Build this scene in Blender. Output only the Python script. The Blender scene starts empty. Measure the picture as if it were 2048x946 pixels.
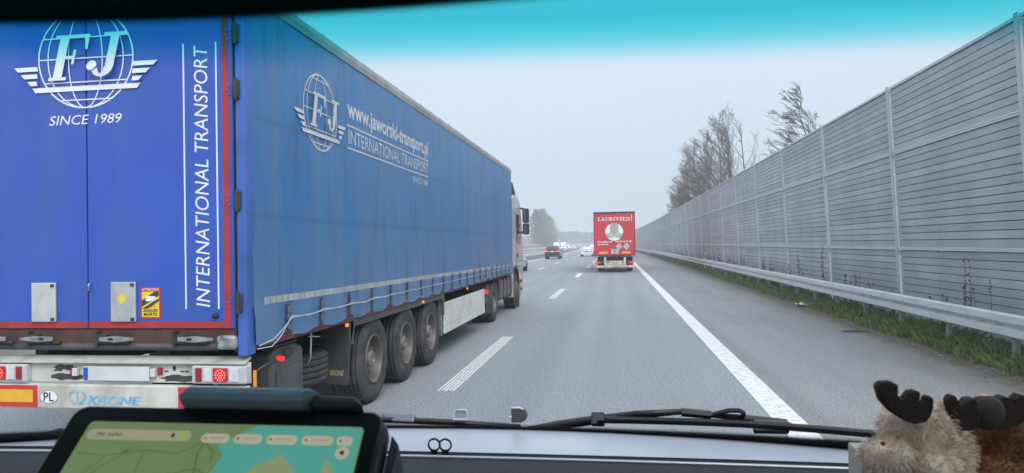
import bpy, bmesh, math, random
from mathutils import Vector, Matrix, noise
R = math.radians
rnd = random.Random(7)
sc = bpy.context.scene
COL = sc.collection

# ------------------------------------------------------------------ camera
cam = bpy.data.cameras.new('camera')
cam_o = bpy.data.objects.new('camera', cam); COL.objects.link(cam_o)
cam.sensor_width = 36; cam.lens = 24.61; cam.clip_start = 0.02; cam.clip_end = 6000
_r = Vector((0.98919429, 0.14556824, -0.01745103)); _u = Vector((0.01909342, -0.00989299, 0.99976876)); _f = Vector((-0.14536194, 0.98929875, 0.01256548))
M = Matrix((( _r.x, _u.x, -_f.x), (_r.y, _u.y, -_f.y), (_r.z, _u.z, -_f.z))).to_4x4()
M.translation = (0, 0, 1.85)
cam_o.matrix_world = M
cam.dof.use_dof = True; cam.dof.focus_distance = 14; cam.dof.aperture_fstop = 13
sc.camera = cam_o

# ------------------------------------------------------------------ overcast sky and soft sun
SUN_EL, SUN_AZ = 48, 150          # sun high behind the camera, a little to the right
w = bpy.data.worlds.new('World'); sc.world = w; w.use_nodes = True
nt = w.node_tree; nt.nodes.clear()
sky = nt.nodes.new('ShaderNodeTexSky'); sky.sky_type = 'NISHITA'; sky.sun_disc = False
sky.sun_elevation = R(SUN_EL); sky.sun_rotation = R(SUN_AZ); sky.dust_density = 4; sky.air_density = 1
hs = nt.nodes.new('ShaderNodeHueSaturation'); hs.inputs['Saturation'].default_value = 0.35
nt.links.new(sky.outputs[0], hs.inputs['Color'])
tc = nt.nodes.new('ShaderNodeTexCoord'); sep = nt.nodes.new('ShaderNodeSeparateXYZ')
nt.links.new(tc.outputs['Generated'], sep.inputs[0])
ramp = nt.nodes.new('ShaderNodeValToRGB')       # an even layer of stratus, a little brighter overhead
ramp.color_ramp.elements[0].position = 0.0; ramp.color_ramp.elements[0].color = (0.56, 0.665, 0.80, 1)
ramp.color_ramp.elements[1].position = 1.0; ramp.color_ramp.elements[1].color = (0.90, 1.03, 1.18, 1)
nt.links.new(sep.outputs['Z'], ramp.inputs[0])
cn = nt.nodes.new('ShaderNodeTexNoise'); cn.inputs['Scale'].default_value = 2.2; cn.inputs['Detail'].default_value = 4
mp = nt.nodes.new('ShaderNodeMapping'); mp.inputs['Scale'].default_value = (1, 1, 3.5)
nt.links.new(tc.outputs['Generated'], mp.inputs[0]); nt.links.new(mp.outputs[0], cn.inputs['Vector'])
cr = nt.nodes.new('ShaderNodeMapRange'); cr.inputs[3].default_value = 0.95; cr.inputs[4].default_value = 1.05
nt.links.new(cn.outputs[0], cr.inputs[0])
mul = nt.nodes.new('ShaderNodeVectorMath'); mul.operation = 'SCALE'
nt.links.new(ramp.outputs[0], mul.inputs[0]); nt.links.new(cr.outputs[0], mul.inputs['Scale'])
b1 = nt.nodes.new('ShaderNodeBackground'); b1.inputs[1].default_value = 0.05
b2 = nt.nodes.new('ShaderNodeBackground'); b2.inputs[1].default_value = 0.70
nt.links.new(hs.outputs[0], b1.inputs[0]); nt.links.new(mul.outputs[0], b2.inputs[0])
ms = nt.nodes.new('ShaderNodeMixShader'); ms.inputs[0].default_value = 0.85
nt.links.new(b1.outputs[0], ms.inputs[1]); nt.links.new(b2.outputs[0], ms.inputs[2])
wo = nt.nodes.new('ShaderNodeOutputWorld'); nt.links.new(ms.outputs[0], wo.inputs[0])
sl = bpy.data.lights.new('sun', 'SUN'); sl.energy = 1.5; sl.angle = R(40); sl.color = (1, 0.985, 0.965)
so = bpy.data.objects.new('sun', sl); COL.objects.link(so)
sd = Vector((math.sin(R(SUN_AZ)) * math.cos(R(SUN_EL)), math.cos(R(SUN_AZ)) * math.cos(R(SUN_EL)), math.sin(R(SUN_EL))))
so.rotation_euler = sd.to_track_quat('Z', 'Y').to_euler()
sc.view_settings.view_transform = 'Standard'; sc.view_settings.look = 'None'
sc.view_settings.exposure = 0.80; sc.view_settings.gamma = 1; sc.view_settings.use_curve_mapping = False
sc.cycles.use_denoising = True
sc.cycles.max_bounces = 6; sc.cycles.transparent_max_bounces = 24; sc.cycles.volume_bounces = 2
sc.cycles.use_light_tree = True

# ------------------------------------------------------------------ materials
def s2l(c):
    return tuple(((x / 255) / 12.92 if x <= 10 else (((x / 255) + 0.055) / 1.055) ** 2.4) for x in c)
MATS = {}
def pm(name, col, rough=0.6, metal=0.0, var=0.12, scale=6.0, stretch=(1, 1, 1), bump=0.0, bscale=60.0, bstretch=(1, 1, 1), coat=0.0,
       emit=None, estr=0.0, dirt=None, dscale=2.0, damt=0.5, dstretch=(1, 1, 1), spec=0.5):
    """procedural material: colour with noise variation, optional dirt layer and fine bump"""
    if name in MATS: return MATS[name]
    m = bpy.data.materials.new(name); m.use_nodes = True; n = m.node_tree.nodes; L = m.node_tree.links
    b = n['Principled BSDF']
    b.inputs['Roughness'].default_value = rough; b.inputs['Metallic'].default_value = metal
    b.inputs['Specular IOR Level'].default_value = spec
    if coat: b.inputs['Coat Weight'].default_value = coat
    t = n.new('ShaderNodeTexCoord')
    def nz(sca, st, det=5):
        mp = n.new('ShaderNodeMapping'); mp.inputs['Scale'].default_value = st
        L.new(t.outputs['Object'], mp.inputs[0])
        x = n.new('ShaderNodeTexNoise'); x.inputs['Scale'].default_value = sca; x.inputs['Detail'].default_value = det
        L.new(mp.outputs[0], x.inputs['Vector']); return x
    a = nz(scale, stretch)
    mr = n.new('ShaderNodeMapRange'); mr.inputs[1].default_value = 0.25; mr.inputs[2].default_value = 0.75
    mr.inputs[3].default_value = 1 - var; mr.inputs[4].default_value = 1 + var
    L.new(a.outputs[0], mr.inputs[0])
    vm = n.new('ShaderNodeVectorMath'); vm.operation = 'SCALE'; vm.inputs[0].default_value = col[:3]
    L.new(mr.outputs[0], vm.inputs['Scale'])
    last = vm.outputs[0]
    if dirt is not None:
        d = nz(dscale, dstretch, 8)
        dr = n.new('ShaderNodeMapRange'); dr.inputs[1].default_value = 0.42; dr.inputs[2].default_value = 0.72
        dr.inputs[3].default_value = 0; dr.inputs[4].default_value = damt
        L.new(d.outputs[0], dr.inputs[0])
        mx = n.new('ShaderNodeMix'); mx.data_type = 'RGBA'
        L.new(dr.outputs[0], mx.inputs['Factor']); L.new(last, mx.inputs['A']); mx.inputs['B'].default_value = (*dirt[:3], 1)
        last = mx.outputs['Result']
    L.new(last, b.inputs['Base Color'])
    if bump:
        c = nz(bscale, bstretch, 3)
        bp = n.new('ShaderNodeBump'); bp.inputs['Strength'].default_value = bump; bp.inputs['Distance'].default_value = 0.01
        L.new(c.outputs[0], bp.inputs['Height']); L.new(bp.outputs[0], b.inputs['Normal'])
    if emit is not None:
        b.inputs['Emission Color'].default_value = (*emit[:3], 1); b.inputs['Emission Strength'].default_value = estr
    MATS[name] = m
    return m

# ------------------------------------------------------------------ mesh helpers
WORLD = {}                      # world location of every root, so parts can be written in world coordinates
class MB:
    def __init__(s): s.v = []; s.f = []
    def add(s, vs, fs):
        o = len(s.v); s.v += [tuple(p) for p in vs]; s.f += [tuple(i + o for i in f) for f in fs]; return s
    def box(s, x0, x1, y0, y1, z0, z1):
        return s.add([(x0,y0,z0),(x1,y0,z0),(x1,y1,z0),(x0,y1,z0),(x0,y0,z1),(x1,y0,z1),(x1,y1,z1),(x0,y1,z1)],
                     [(0,3,2,1),(4,5,6,7),(0,1,5,4),(1,2,6,5),(2,3,7,6),(3,0,4,7)])
    def obox(s, c, ex, ey, ez):
        """box from centre and three half-axis vectors"""
        c, ex, ey, ez = map(Vector, (c, ex, ey, ez)); vs = []
        for k in (-1, 1):
            for i, j in ((-1,-1),(1,-1),(1,1),(-1,1)): vs.append(c + ex*i + ey*j + ez*k)
        return s.add(vs, [(0,3,2,1),(4,5,6,7),(0,1,5,4),(1,2,6,5),(2,3,7,6),(3,0,4,7)])
    def quad(s, *p): return s.add(p, [tuple(range(len(p)))])
    def prism(s, pts, d):
        """closed polygon pts (3d) extruded by vector d"""
        n = len(pts); d = Vector(d); a = [Vector(p) for p in pts]
        return s.add(a + [p + d for p in a], [tuple(range(n))[::-1], tuple(range(n, 2*n))] + [(i, (i+1) % n, n + (i+1) % n, n + i) for i in range(n)])
    def tube(s, path, r, n=6, cap=True):
        path = [Vector(p) for p in path]; rs = r if isinstance(r, (list, tuple)) else [r] * len(path)
        rings = []
        for i, p in enumerate(path):
            t = (path[min(i+1, len(path)-1)] - path[max(i-1, 0)]).normalized()
            a = t.orthogonal().normalized() if abs(t.z) > 0.95 else t.cross(Vector((0,0,1))).normalized()
            b = t.cross(a).normalized()
            rings.append([p + (a*math.cos(2*math.pi*k/n) + b*math.sin(2*math.pi*k/n)) * rs[i] for k in range(n)])
        vs = [q for rg in rings for q in rg]; fs = []
        for i in range(len(path)-1):
            for k in range(n): fs.append((i*n+k, i*n+(k+1)%n, (i+1)*n+(k+1)%n, (i+1)*n+k))
        if cap: fs += [tuple(range(n))[::-1], tuple((len(path)-1)*n + k for k in range(n))]
        return s.add(vs, fs)
    def lathe(s, prof, c, axis, n=32):
        """prof: (distance along axis, radius) list, revolved about axis through c"""
        ax = Vector(axis).normalized(); a = ax.orthogonal().normalized(); b = ax.cross(a); c = Vector(c); vs = []
        for (h, r) in prof:
            for k in range(n):
                t = 2*math.pi*k/n; vs.append(c + ax*h + (a*math.cos(t) + b*math.sin(t))*r)
        fs = []
        for i in range(len(prof)-1):
            for k in range(n): fs.append((i*n+k, i*n+(k+1)%n, (i+1)*n+(k+1)%n, (i+1)*n+k))
        return s.add(vs, fs)
    def disc(s, c, ex, ey, n=24):
        c, ex, ey = map(Vector, (c, ex, ey))
        return s.add([c + ex*math.cos(2*math.pi*k/n) + ey*math.sin(2*math.pi*k/n) for k in range(n)], [tuple(range(n))])
    def grid(s, rows):
        n = len(rows[0]); vs = [p for r_ in rows for p in r_]
        return s.add(vs, [(i*n+j, i*n+j+1, (i+1)*n+j+1, (i+1)*n+j) for i in range(len(rows)-1) for j in range(n-1)])
    def strip2(s, pts, wid, ex, ey, o):
        """flat ribbon of width wid along 2d pts in plane (o, ex, ey)"""
        o, ex, ey = Vector(o), Vector(ex), Vector(ey); L, Rr = [], []
        for i, p in enumerate(pts):
            q0, q1 = pts[max(i-1,0)], pts[min(i+1,len(pts)-1)]
            tx, ty = q1[0]-q0[0], q1[1]-q0[1]; l = math.hypot(tx, ty) or 1
            nx, ny = -ty/l*wid/2, tx/l*wid/2
            L.append(o + ex*(p[0]+nx) + ey*(p[1]+ny)); Rr.append(o + ex*(p[0]-nx) + ey*(p[1]-ny))
        return s.grid([L, Rr])
    def build(s, name, mat, parent=None, smooth=False, bevel=0.0, seg=2, flip=False):
        me = bpy.data.meshes.new(name)
        loc = WORLD.get(parent.name, Vector()) if parent else Vector()
        me.from_pydata([tuple(Vector(p) - loc) for p in s.v], [], s.f); me.validate()
        if isinstance(mat, (list, tuple)):
            for m in mat: me.materials.append(m)
        else: me.materials.append(mat)
        o = bpy.data.objects.new(name, me); COL.objects.link(o)
        bm = bmesh.new(); bm.from_mesh(me); bmesh.ops.recalc_face_normals(bm, faces=bm.faces[:]); bm.to_mesh(me); bm.free()
        if smooth: me.shade_smooth()
        if bevel:
            b = o.modifiers.new('bevel', 'BEVEL'); b.width = bevel; b.segments = seg; b.limit_method = 'ANGLE'; b.angle_limit = R(40)
            b.harden_normals = False
        if parent: o.parent = parent
        WORLD[o.name] = loc.copy()
        return o
def tag(o, label=None, cat=None, group=None, kind=None):
    if label: o['label'] = label
    if cat: o['category'] = cat
    if group: o['group'] = group
    if kind: o['kind'] = kind
    return o
def thing(name, loc, label, cat, group=None):
    o = bpy.data.objects.new(name, None); COL.objects.link(o); o.location = loc; o.empty_display_size = 0.2
    WORLD[o.name] = Vector(loc); return tag(o, label, cat, group)
def copy_tree(o, parent=None):
    c = o.copy(); COL.objects.link(c); c.parent = parent
    for ch in list(o.children): copy_tree(ch, c)
    return c
def boxo(name, mat, parent, *a, bevel=0.004): return MB().box(*a).build(name, mat, parent, bevel=bevel)

# flat lettering: every string is turned into mesh triangles once
def text_meshes(specs):
    obs = {}
    for key, body, shear, off in specs:
        cu = bpy.data.curves.new('lettering', 'FONT'); cu.body = body; cu.size = 1; cu.shear = shear; cu.offset = off; cu.resolution_u = 3
        o = bpy.data.objects.new('lettering', cu); COL.objects.link(o); obs[key] = o
    dg = bpy.context.evaluated_depsgraph_get(); out = {}
    for key, o in obs.items():
        e = o.evaluated_get(dg); me = e.to_mesh()
        vs = [(v.co.x, v.co.y) for v in me.vertices]; fs = [tuple(p.vertices) for p in me.polygons]
        e.to_mesh_clear(); x0 = min(v[0] for v in vs); x1 = max(v[0] for v in vs); y0 = min(v[1] for v in vs); y1 = max(v[1] for v in vs)
        out[key] = ([((v[0]-x0)/(x1-x0), (v[1]-y0)/(y1-y0)) for v in vs], fs)
    for o in obs.values():
        cu = o.data; bpy.data.objects.remove(o); bpy.data.curves.remove(cu)
    return out
TXT = text_meshes([
    ('int_v', 'INTERNATIONAL TRANSPORT', 0.18, 0.0), ('since', 'SINCE 1989', 0.2, 0.004), ('www', 'www.jaworski-transport.pl', 0, 0.028),
    ('int', 'INTERNATIONAL TRANSPORT', 0, 0.0), ('since2', 'SINCE 1989', 0, 0.0), ('krone', 'KRONE', 0.25, 0.035), ('pl', 'PL', 0, 0.008),
    ('att', 'ATTENTION', 0, 0.015), ('ang', 'ANGLES', 0, 0.015), ('mor', 'MORTS', 0, 0.015), ('book', 'booking@lauri.dk', 0, 0.03),
    ('lauri', 'www.lauri.dk', 0, 0.03), ('tel', '+45 75 12 31 33', 0, 0.035), ('search', 'Hier suchen', 0, 0.0)])
def text(mb, key, o, ex, ey):
    """lettering fitted to the parallelogram o, ex (full width), ey (full height)"""
    vs, fs = TXT[key]; o, ex, ey = Vector(o), Vector(ex), Vector(ey)
    return mb.add([o + ex*a + ey*b for a, b in vs], fs)
# ------------------------------------------------------------------ the setting: ground, road, markings
def bend(y): return -8e-5 * (y - 60) ** 2 if y > 60 else 0.0        # the motorway swings slowly to the left
def ribbon(x0, x1, z, ys):
    return MB().grid([[(x0 + bend(y), y, z) for y in ys], [(x1 + bend(y), y, z) for y in ys]])
YS = [-30 + 5 * i for i in range(20)] + [70 + 10 * i for i in range(64)]
YS = [y for y in YS if y <= 700]

def asphalt(name, base, tint, patch, pscale, tracks=None, edge=None):
    """worn asphalt: wheel tracks across x, lengthwise wear, stains, stone grain; edge = soil washed onto the rim"""
    m = bpy.data.materials.new(name); m.use_nodes = True; n = m.node_tree.nodes; L = m.node_tree.links; b = n['Principled BSDF']
    t = n.new('ShaderNodeTexCoord'); sx = n.new('ShaderNodeSeparateXYZ'); L.new(t.outputs['Object'], sx.inputs[0])
    def nz(sca, st, det=6):
        mp = n.new('ShaderNodeMapping'); mp.inputs['Scale'].default_value = st; L.new(t.outputs['Object'], mp.inputs[0])
        x = n.new('ShaderNodeTexNoise'); x.inputs['Scale'].default_value = sca; x.inputs['Detail'].default_value = det
        L.new(mp.outputs[0], x.inputs['Vector']); return x.outputs[0]
    def mix(f, a, c, lo, hi, amt):
        r = n.new('ShaderNodeMapRange'); r.inputs[1].default_value = lo; r.inputs[2].default_value = hi; r.inputs[3].default_value = 0; r.inputs[4].default_value = amt
        L.new(f, r.inputs[0]); x = n.new('ShaderNodeMix'); x.data_type = 'RGBA'; L.new(r.outputs[0], x.inputs['Factor'])
        if hasattr(a, 'links'): L.new(a, x.inputs['A'])
        else: x.inputs['A'].default_value = (*a, 1)
        x.inputs['B'].default_value = (*c, 1); return x.outputs['Result']
    def add(a, c, k):
        x = n.new('ShaderNodeMath'); x.operation = 'MULTIPLY_ADD'; L.new(c, x.inputs[0]); x.inputs[1].default_value = k; L.new(a, x.inputs[2]); return x.outputs[0]
    k = mix(nz(1.0, (2.2, 0.035, 1), 4), base, tint, 0.35, 0.7, 0.8)          # lengthwise wear
    if tracks:
        wob = add(sx.outputs['X'], nz(.4, (0, .12, 0), 2), .25)
        for c_ in tracks:
            d = n.new('ShaderNodeMath'); d.operation = 'SUBTRACT'; L.new(wob, d.inputs[0]); d.inputs[1].default_value = c_[0] + .12
            e = n.new('ShaderNodeMath'); e.operation = 'ABSOLUTE'; L.new(d.outputs[0], e.inputs[0])
            k = mix(e.outputs[0], k, c_[2], c_[1], c_[1] * .25, c_[3])
    k = mix(nz(pscale, (1, 0.3, 1), 8), k, patch, 0.48, 0.72, 0.6)             # stains
    k = mix(nz(.33, (1, .45, 1), 9), k, tuple(x * 1.22 for x in base), 0.55, 0.7, 0.45)
    k = mix(nz(30, (1, 1, 1), 4), k, tuple(x * 0.4 for x in base), 0.47, 0.60, 0.55)     # stone grain
    k = mix(nz(42, (1, 1, 1), 3), k, tuple(min(1, x * 1.8) for x in base), 0.51, 0.63, 0.5)
    if edge:
        k = mix(add(sx.outputs['X'], nz(1.3, (1, .5, 1), 7), 1.3), k, edge[1], edge[0], edge[0] + .75, .85)
        k = mix(add(sx.outputs['X'], nz(5, (1, .6, 1), 7), .9), k, edge[2], edge[0] + .35, edge[0] + .7, .7)
    L.new(k, b.inputs['Base Color'])
    rr = n.new('ShaderNodeMapRange'); rr.inputs[1].default_value = .35; rr.inputs[2].default_value = .65; rr.inputs[3].default_value = .55; rr.inputs[4].default_value = .85
    L.new(nz(.5, (1.5, .1, 1), 5), rr.inputs[0]); L.new(rr.outputs[0], b.inputs['Roughness'])
    bp = n.new('ShaderNodeBump'); bp.inputs['Strength'].default_value = 0.5; bp.inputs['Distance'].default_value = 0.008
    L.new(nz(45, (1, 1, 1), 4), bp.inputs['Height']); L.new(bp.outputs[0], b.inputs['Normal'])
    return m
DKT, OIL = (.205, .22, .238), (.185, .195, .208)
TRK = [(lc + s_, .42, DKT, .55) for lc in (-.25, -3.95, -7.6) for s_ in (-.95, .95)] + [(lc, .3, OIL, .45) for lc in (-.25, -3.95, -7.6)]
A_ROAD = asphalt('asphalt_lanes', (0.245, 0.262, 0.28), (0.285, 0.302, 0.318), (0.19, 0.2, 0.215), 0.5, TRK)
A_SHO = asphalt('asphalt_shoulder', (0.235, 0.236, 0.245), (0.27, 0.268, 0.272), (0.165, 0.16, 0.158), 0.9, [(2.02, .16, (.17, .17, .175), .5)], (4.75, (.17, .15, .125), (.075, .066, .055)))
M_PAINT = pm('road_paint', (0.74, 0.74, 0.72), 0.6, var=0.1, scale=9, dirt=(0.34, 0.34, 0.34), dscale=10, damt=0.6, bump=0.2, bscale=90)
M_GROUND = pm('meadow', (0.085, 0.1, 0.05), 0.9, var=0.35, scale=0.05, dirt=(0.13, 0.12, 0.08), dscale=0.3, damt=0.7)
M_DIRT = pm('verge_soil', (0.1, 0.088, 0.07), 0.95, var=0.3, scale=3, dirt=(0.06, 0.085, 0.03), dscale=2.0, damt=0.9, bump=0.5, bscale=12)

g = MB().quad((-1500, -300, -0.03), (1500, -300, -0.03), (1500, 1800, -0.03), (-1500, 1800, -0.03)).build('ground', M_GROUND); g['kind'] = 'structure'
road = ribbon(-10.2, 1.73, 0.0, YS).build('road', A_ROAD); road['kind'] = 'structure'
sh = MB().grid([[(1.73 + bend(y), y, 0.001) for y in YS], [(5.25 + 0.12 * math.sin(y * 0.7) + 0.09 * math.sin(y * 2.3) + bend(y), y, 0.001) for y in YS]]).build('hard_shoulder', A_SHO); sh['kind'] = 'structure'
opp = ribbon(-23.0, -13.4, 0.0, YS).build('opposite_carriageway', A_ROAD); opp['kind'] = 'structure'
med = ribbon(-13.4, -10.2, -0.004, YS).build('median_strip', pm('median', (0.15, 0.15, 0.14), 0.9, var=0.25, scale=1.5, dirt=(0.09, 0.1, 0.05), dscale=1.2, damt=0.6)); med['kind'] = 'structure'
vg = ribbon(5.0, 16.0, -0.012, YS).build('verge', M_DIRT); vg['kind'] = 'structure'
# paint (parts of the road); each dash has six raised ribs like the profiled marking in the picture
def dash(x, y0, y1, wid, ribs, z=0.005):
    m = MB(); n = 8 if ribs == 1 else ribs
    if ribs == 1: m.grid([[(x - wid/2 + bend(y), y, z) for y in (y0, (y0+y1)/2, y1)], [(x + wid/2 + bend(y), y, z) for y in (y0, (y0+y1)/2, y1)]])
    else:
        p = wid / ribs
        for i in range(ribs):
            a = x - wid/2 + p * i
            m.box(a, a + p * 0.58, y0 + 0.04 * (i % 2), y1, 0.001, z + 0.002)
    return m
for i in range(-1, 20):
    y0 = 8.75 + 15.2 * i
    dash(-2.17, y0, y0 + 5.25, 0.24, 5 if i < 2 else 1).build('lane_dash', M_PAINT, road)
for i in range(-1, 20):
    y0 = 6.2 + 15.2 * i
    dash(-5.72, y0, y0 + 5.2, 0.16, 1).build('lane_dash', M_PAINT, road)
ribbon(-9.55, -9.25, 0.005, YS).build('edge_line', M_PAINT, road)
ribbon(1.58, 1.88, 0.006, YS).build('edge_line', M_PAINT, road)
for x in (-14.4, -22.4): ribbon(x, x + 0.25, 0.005, YS).build('edge_line', M_PAINT, opp)
for i in range(2, 22):
    y0 = 15.2 * i; dash(-18.2, y0, y0 + 5, 0.15, 1).build('lane_dash', M_PAINT, opp); None

# low bank and hazy hills beyond
def hill(name, x0, x1, y, h, mat, seed):
    n = 60; a, b, c = [], [], []
    for i in range(n + 1):
        x = x0 + (x1 - x0) * i / n; z = h * (0.55 + 0.45 * noise.noise((x * 0.004 + seed, seed, 0))) * math.sin(math.pi * min(1, max(0, i / n))) ** 0.5
        a.append((x, y - 120, -0.1)); b.append((x, y, z)); c.append((x, y + 260, -0.1))
    o = MB().grid([a, b, c]).build(name, mat, smooth=True); o['kind'] = 'structure'; return o
hill('hills', -900, 500, 900, 13, pm('hill_field', (0.1, 0.11, 0.08), 0.95, var=0.3, scale=0.02), 3)
bk = MB().grid([[(-24.5 + bend(y), y, -0.02) for y in YS], [(-30 + bend(y), y, 1.2) for y in YS], [(-70 + bend(y), y, 2.2) for y in YS]]).build('embankment', M_GROUND, smooth=True); bk['kind'] = 'structure'

# ------------------------------------------------------------------ noise barrier: posts, boards, two pale capping strips
M_ALU = pm('barrier_alu', (0.47, 0.49, 0.515), 0.7, 0.0, var=0.1, scale=1.2, dirt=(0.37, 0.375, 0.38), dscale=0.9, damt=0.5, dstretch=(1, 1.2, .6), spec=.3, bump=0.55, bscale=9, bstretch=(0.2, 5, 0.05))
def per_piece(m, lo, hi):
    """slightly different tone for every single piece"""
    n = m.node_tree.nodes; L = m.node_tree.links; b = n['Principled BSDF']; l = b.inputs['Base Color'].links[0].from_socket
    oi = n.new('ShaderNodeObjectInfo'); mr = n.new('ShaderNodeMapRange'); mr.inputs[3].default_value = lo; mr.inputs[4].default_value = hi; L.new(oi.outputs['Random'], mr.inputs[0])
    vm = n.new('ShaderNodeVectorMath'); vm.operation = 'SCALE'; L.new(l, vm.inputs[0]); L.new(mr.outputs[0], vm.inputs['Scale']); L.new(vm.outputs[0], b.inputs['Base Color'])
per_piece(M_ALU, .90, 1.08)
M_ALU2 = pm('barrier_strip', (0.58, 0.61, 0.645), 0.5, 0.0, var=0.08, scale=2)
M_POST = pm('barrier_post', (0.52, 0.55, 0.585), 0.5, 0.0, var=0.1, scale=2, dirt=(0.4, 0.4, 0.4), dscale=3, damt=0.4)
BX, LEAN, BTOP = 6.13, math.tan(R(2.0)), 5.21
def bx(z): return BX + (BTOP - z) * LEAN                       # the wall leans slightly towards the road
bar = thing('noise_barrier', (6.3, 15.6, 0), 'tall grey aluminium noise barrier with horizontal boards running along the hard shoulder', 'barrier')
zs = []; z = BTOP - 0.06
for cnt, h in ((10, 0.1365), (14, 0.1455), (12, 0.147)):
    for i in range(cnt): zs.append((z - h, z)); z -= h
    z -= 0.075
ys_post = [6.5 + 5.1 * i for i in range(0, 56)]
PLAT = {}
def board_mb(y0, y1, za, zb, first):
    """one board: hollow cassette whose upper and lower edges turn back into a groove"""
    m = MB(); p = []
    for zz, dx in ((za + 0.001, 0.045), (za + 0.006, 0.0), (zb - 0.011, 0.0), (zb - 0.007, 0.045), (zb + .001, .045)):
        p.append((bx(zz) + dx, zz))
    m.grid([[(a + bend(y), y, zz) for y in (y0, y1)] for a, zz in p])
    return m
near = 8
base_me = {}
for b in range(near):
    y0, y1 = ys_post[b], ys_post[b+1]
    for k, (za, zb) in enumerate(zs):
        if b == 0 or y1 > 62:
            o = board_mb(y0 + .07, y1 - .07, za, zb, 0).build('board', M_ALU, bar); base_me[k] = o
        else:
            o = base_me[k].copy(); COL.objects.link(o); o.parent = bar; o.location = (0, y0 - ys_post[0], 0); WORLD[o.name] = WORLD[bar.name]
far = MB(); fstrip = MB(); 
for b in range(near, len(ys_post) - 1):
    for (za, zb) in zs:
        q = board_mb(ys_post[b] + .07, ys_post[b+1] - .07, za, zb, 0); far.add(q.v, q.f)
o = far.build('board', M_ALU, bar); o['kind'] = 'stuff'
z1 = BTOP - 0.06 - 10 * 0.1365; z2 = z1 - 0.075 - 14 * 0.1455
for b in range(len(ys_post) - 1):
    y0, y1 = ys_post[b] + .06, ys_post[b+1] - .06
    for zz, nm in ((z1, 'capping_strip'), (z2, 'capping_strip'), (BTOP, 'top_rail')):
        m = MB()
        h = 0.032 if nm != 'top_rail' else 0.05
        for dz in ((0.0, -0.04) if nm != 'top_rail' else (0.0,)):
            for_ = [(bx(zz) - 0.032, zz + dz), (bx(zz) - 0.032, zz + dz - h), (bx(zz) + 0.06, zz + dz - h), (bx(zz) + 0.06, zz + dz)]
            m.prism([(a + bend(y0), y0, q) for a, q in for_], (bend(y1) - bend(y0), y1 - y0, 0))
        m.build(nm, M_ALU2, bar)
for b, y in enumerate(ys_post):
    m = MB()
    for dy0, dy1, dx0, dx1 in ((-0.06, 0.06, -0.05, -0.04), (-0.006, 0.006, -0.043, 0.11), (-0.075, 0.075, 0.11, 0.122)):
        pts = [(bx(zz) + dx + bend(y), y + dy0, zz) for zz, dx in ((-0.05, dx0), (-0.05, dx1), (BTOP + 0.04, dx1), (BTOP + 0.04, dx0))]
        m.prism(pts, (0, dy1 - dy0, 0))
    m.build('post', M_POST, bar)

# ------------------------------------------------------------------ guard rails
M_GALV = pm('galvanised', (0.70, 0.71, 0.71), 0.42, 0.1, var=0.08, scale=3, dirt=(0.48, 0.475, 0.46), dscale=6, damt=0.55, dstretch=(1, 0.5, 2))
M_GPOST = pm('rail_post', (0.3, 0.31, 0.31), 0.6, 0.4, var=0.15)
def wrail(name, x, face, label, ya, yb, ztop=0.76, step=2.0, group=None, posts_to=120, two=False):
    t = thing(name, (x + bend(ya), ya, 0), label, 'guard rail', group)
    prof = [(0.0, 0.0), (0.06, -0.004), (0.085, -0.022), (0.09, -0.12), (0.01, -0.145), (0.004, -0.18), (0.085, -0.205), (0.09, -0.305), (0.06, -0.325), (0.0, -0.33)]
    ys = [y for y in YS if ya < y < yb]; ys = [ya] + ys + [yb]
    seg = 4.0; y = ya; k = 0
    while y < yb - 0.1:
        ln = 4.0 if y < 60 else 20.0; y2 = min(y + ln, yb)
        pts = [(a, q) for a, q in prof]
        rows = [[(x - face * a * (1.0 if k % 2 else 1.04) + bend(yy), yy, ztop + q) for yy in (y, y2 + 0.04)] for a, q in pts]
        o = MB().grid(rows).build('rail', M_GALV, t)
        sm = o.modifiers.new('thick', 'SOLIDIFY'); sm.thickness = 0.004
        y = y2; k += 1
    y = ya + 0.8
    while y < min(yb, posts_to):
        m = MB().box(x + bend(y) + (0.01 if face > 0 else -0.07), x + bend(y) + (0.07 if face > 0 else -0.01), y - 0.05, y + 0.05, -0.05, ztop - 0.03)
        m.build('post', M_GPOST, t); y += step
    return t
wrail('guard_rail', 5.52, 1, 'galvanised steel guard rail above the grass strip beside the hard shoulder', 2.0, 300, posts_to=90)
wrail('guard_rail', -10.75, -1, 'steel median guard rail nearest to the left lane edge line', 22, 420, step=2.0, posts_to=200)
wrail('guard_rail', -12.6, 1, 'steel median guard rail on the side of the oncoming traffic', 22, 420, step=2.0, posts_to=200)
wrail('guard_rail', -23.7, -1, 'far steel guard rail below the wooded bank beyond the oncoming lanes', 60, 420, step=4.0, posts_to=260)

# reflector posts at the rail
M_WPL = pm('white_plastic', (0.72, 0.72, 0.70), 0.5, var=0.08); M_ORR = pm('amber_reflector', (0.75, 0.32, 0.03), 0.3, var=0.1)
M_BLK = pm('black_plastic', (0.02, 0.02, 0.022), 0.5, var=0.2)
def marker(x, y, lab):
    t = thing('marker_post', (x, y, 0), lab, 'marker post')
    MB().prism([(x - .06, y, -0.05), (x + .06, y, -0.05), (x + .06, y, 1.12), (x - .06, y, 1.19)], (0, .05, 0)).build('post', M_WPL, t, bevel=.008)
    boxo('reflector', M_ORR, t, x - .045, x + .045, y - .006, y, .82, 1.05)
marker(5.78, 47, 'white marker post with amber reflector behind the guard rail'); marker(5.0, 152, 'tiny white marker post near the far end of the noise barrier')

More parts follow.
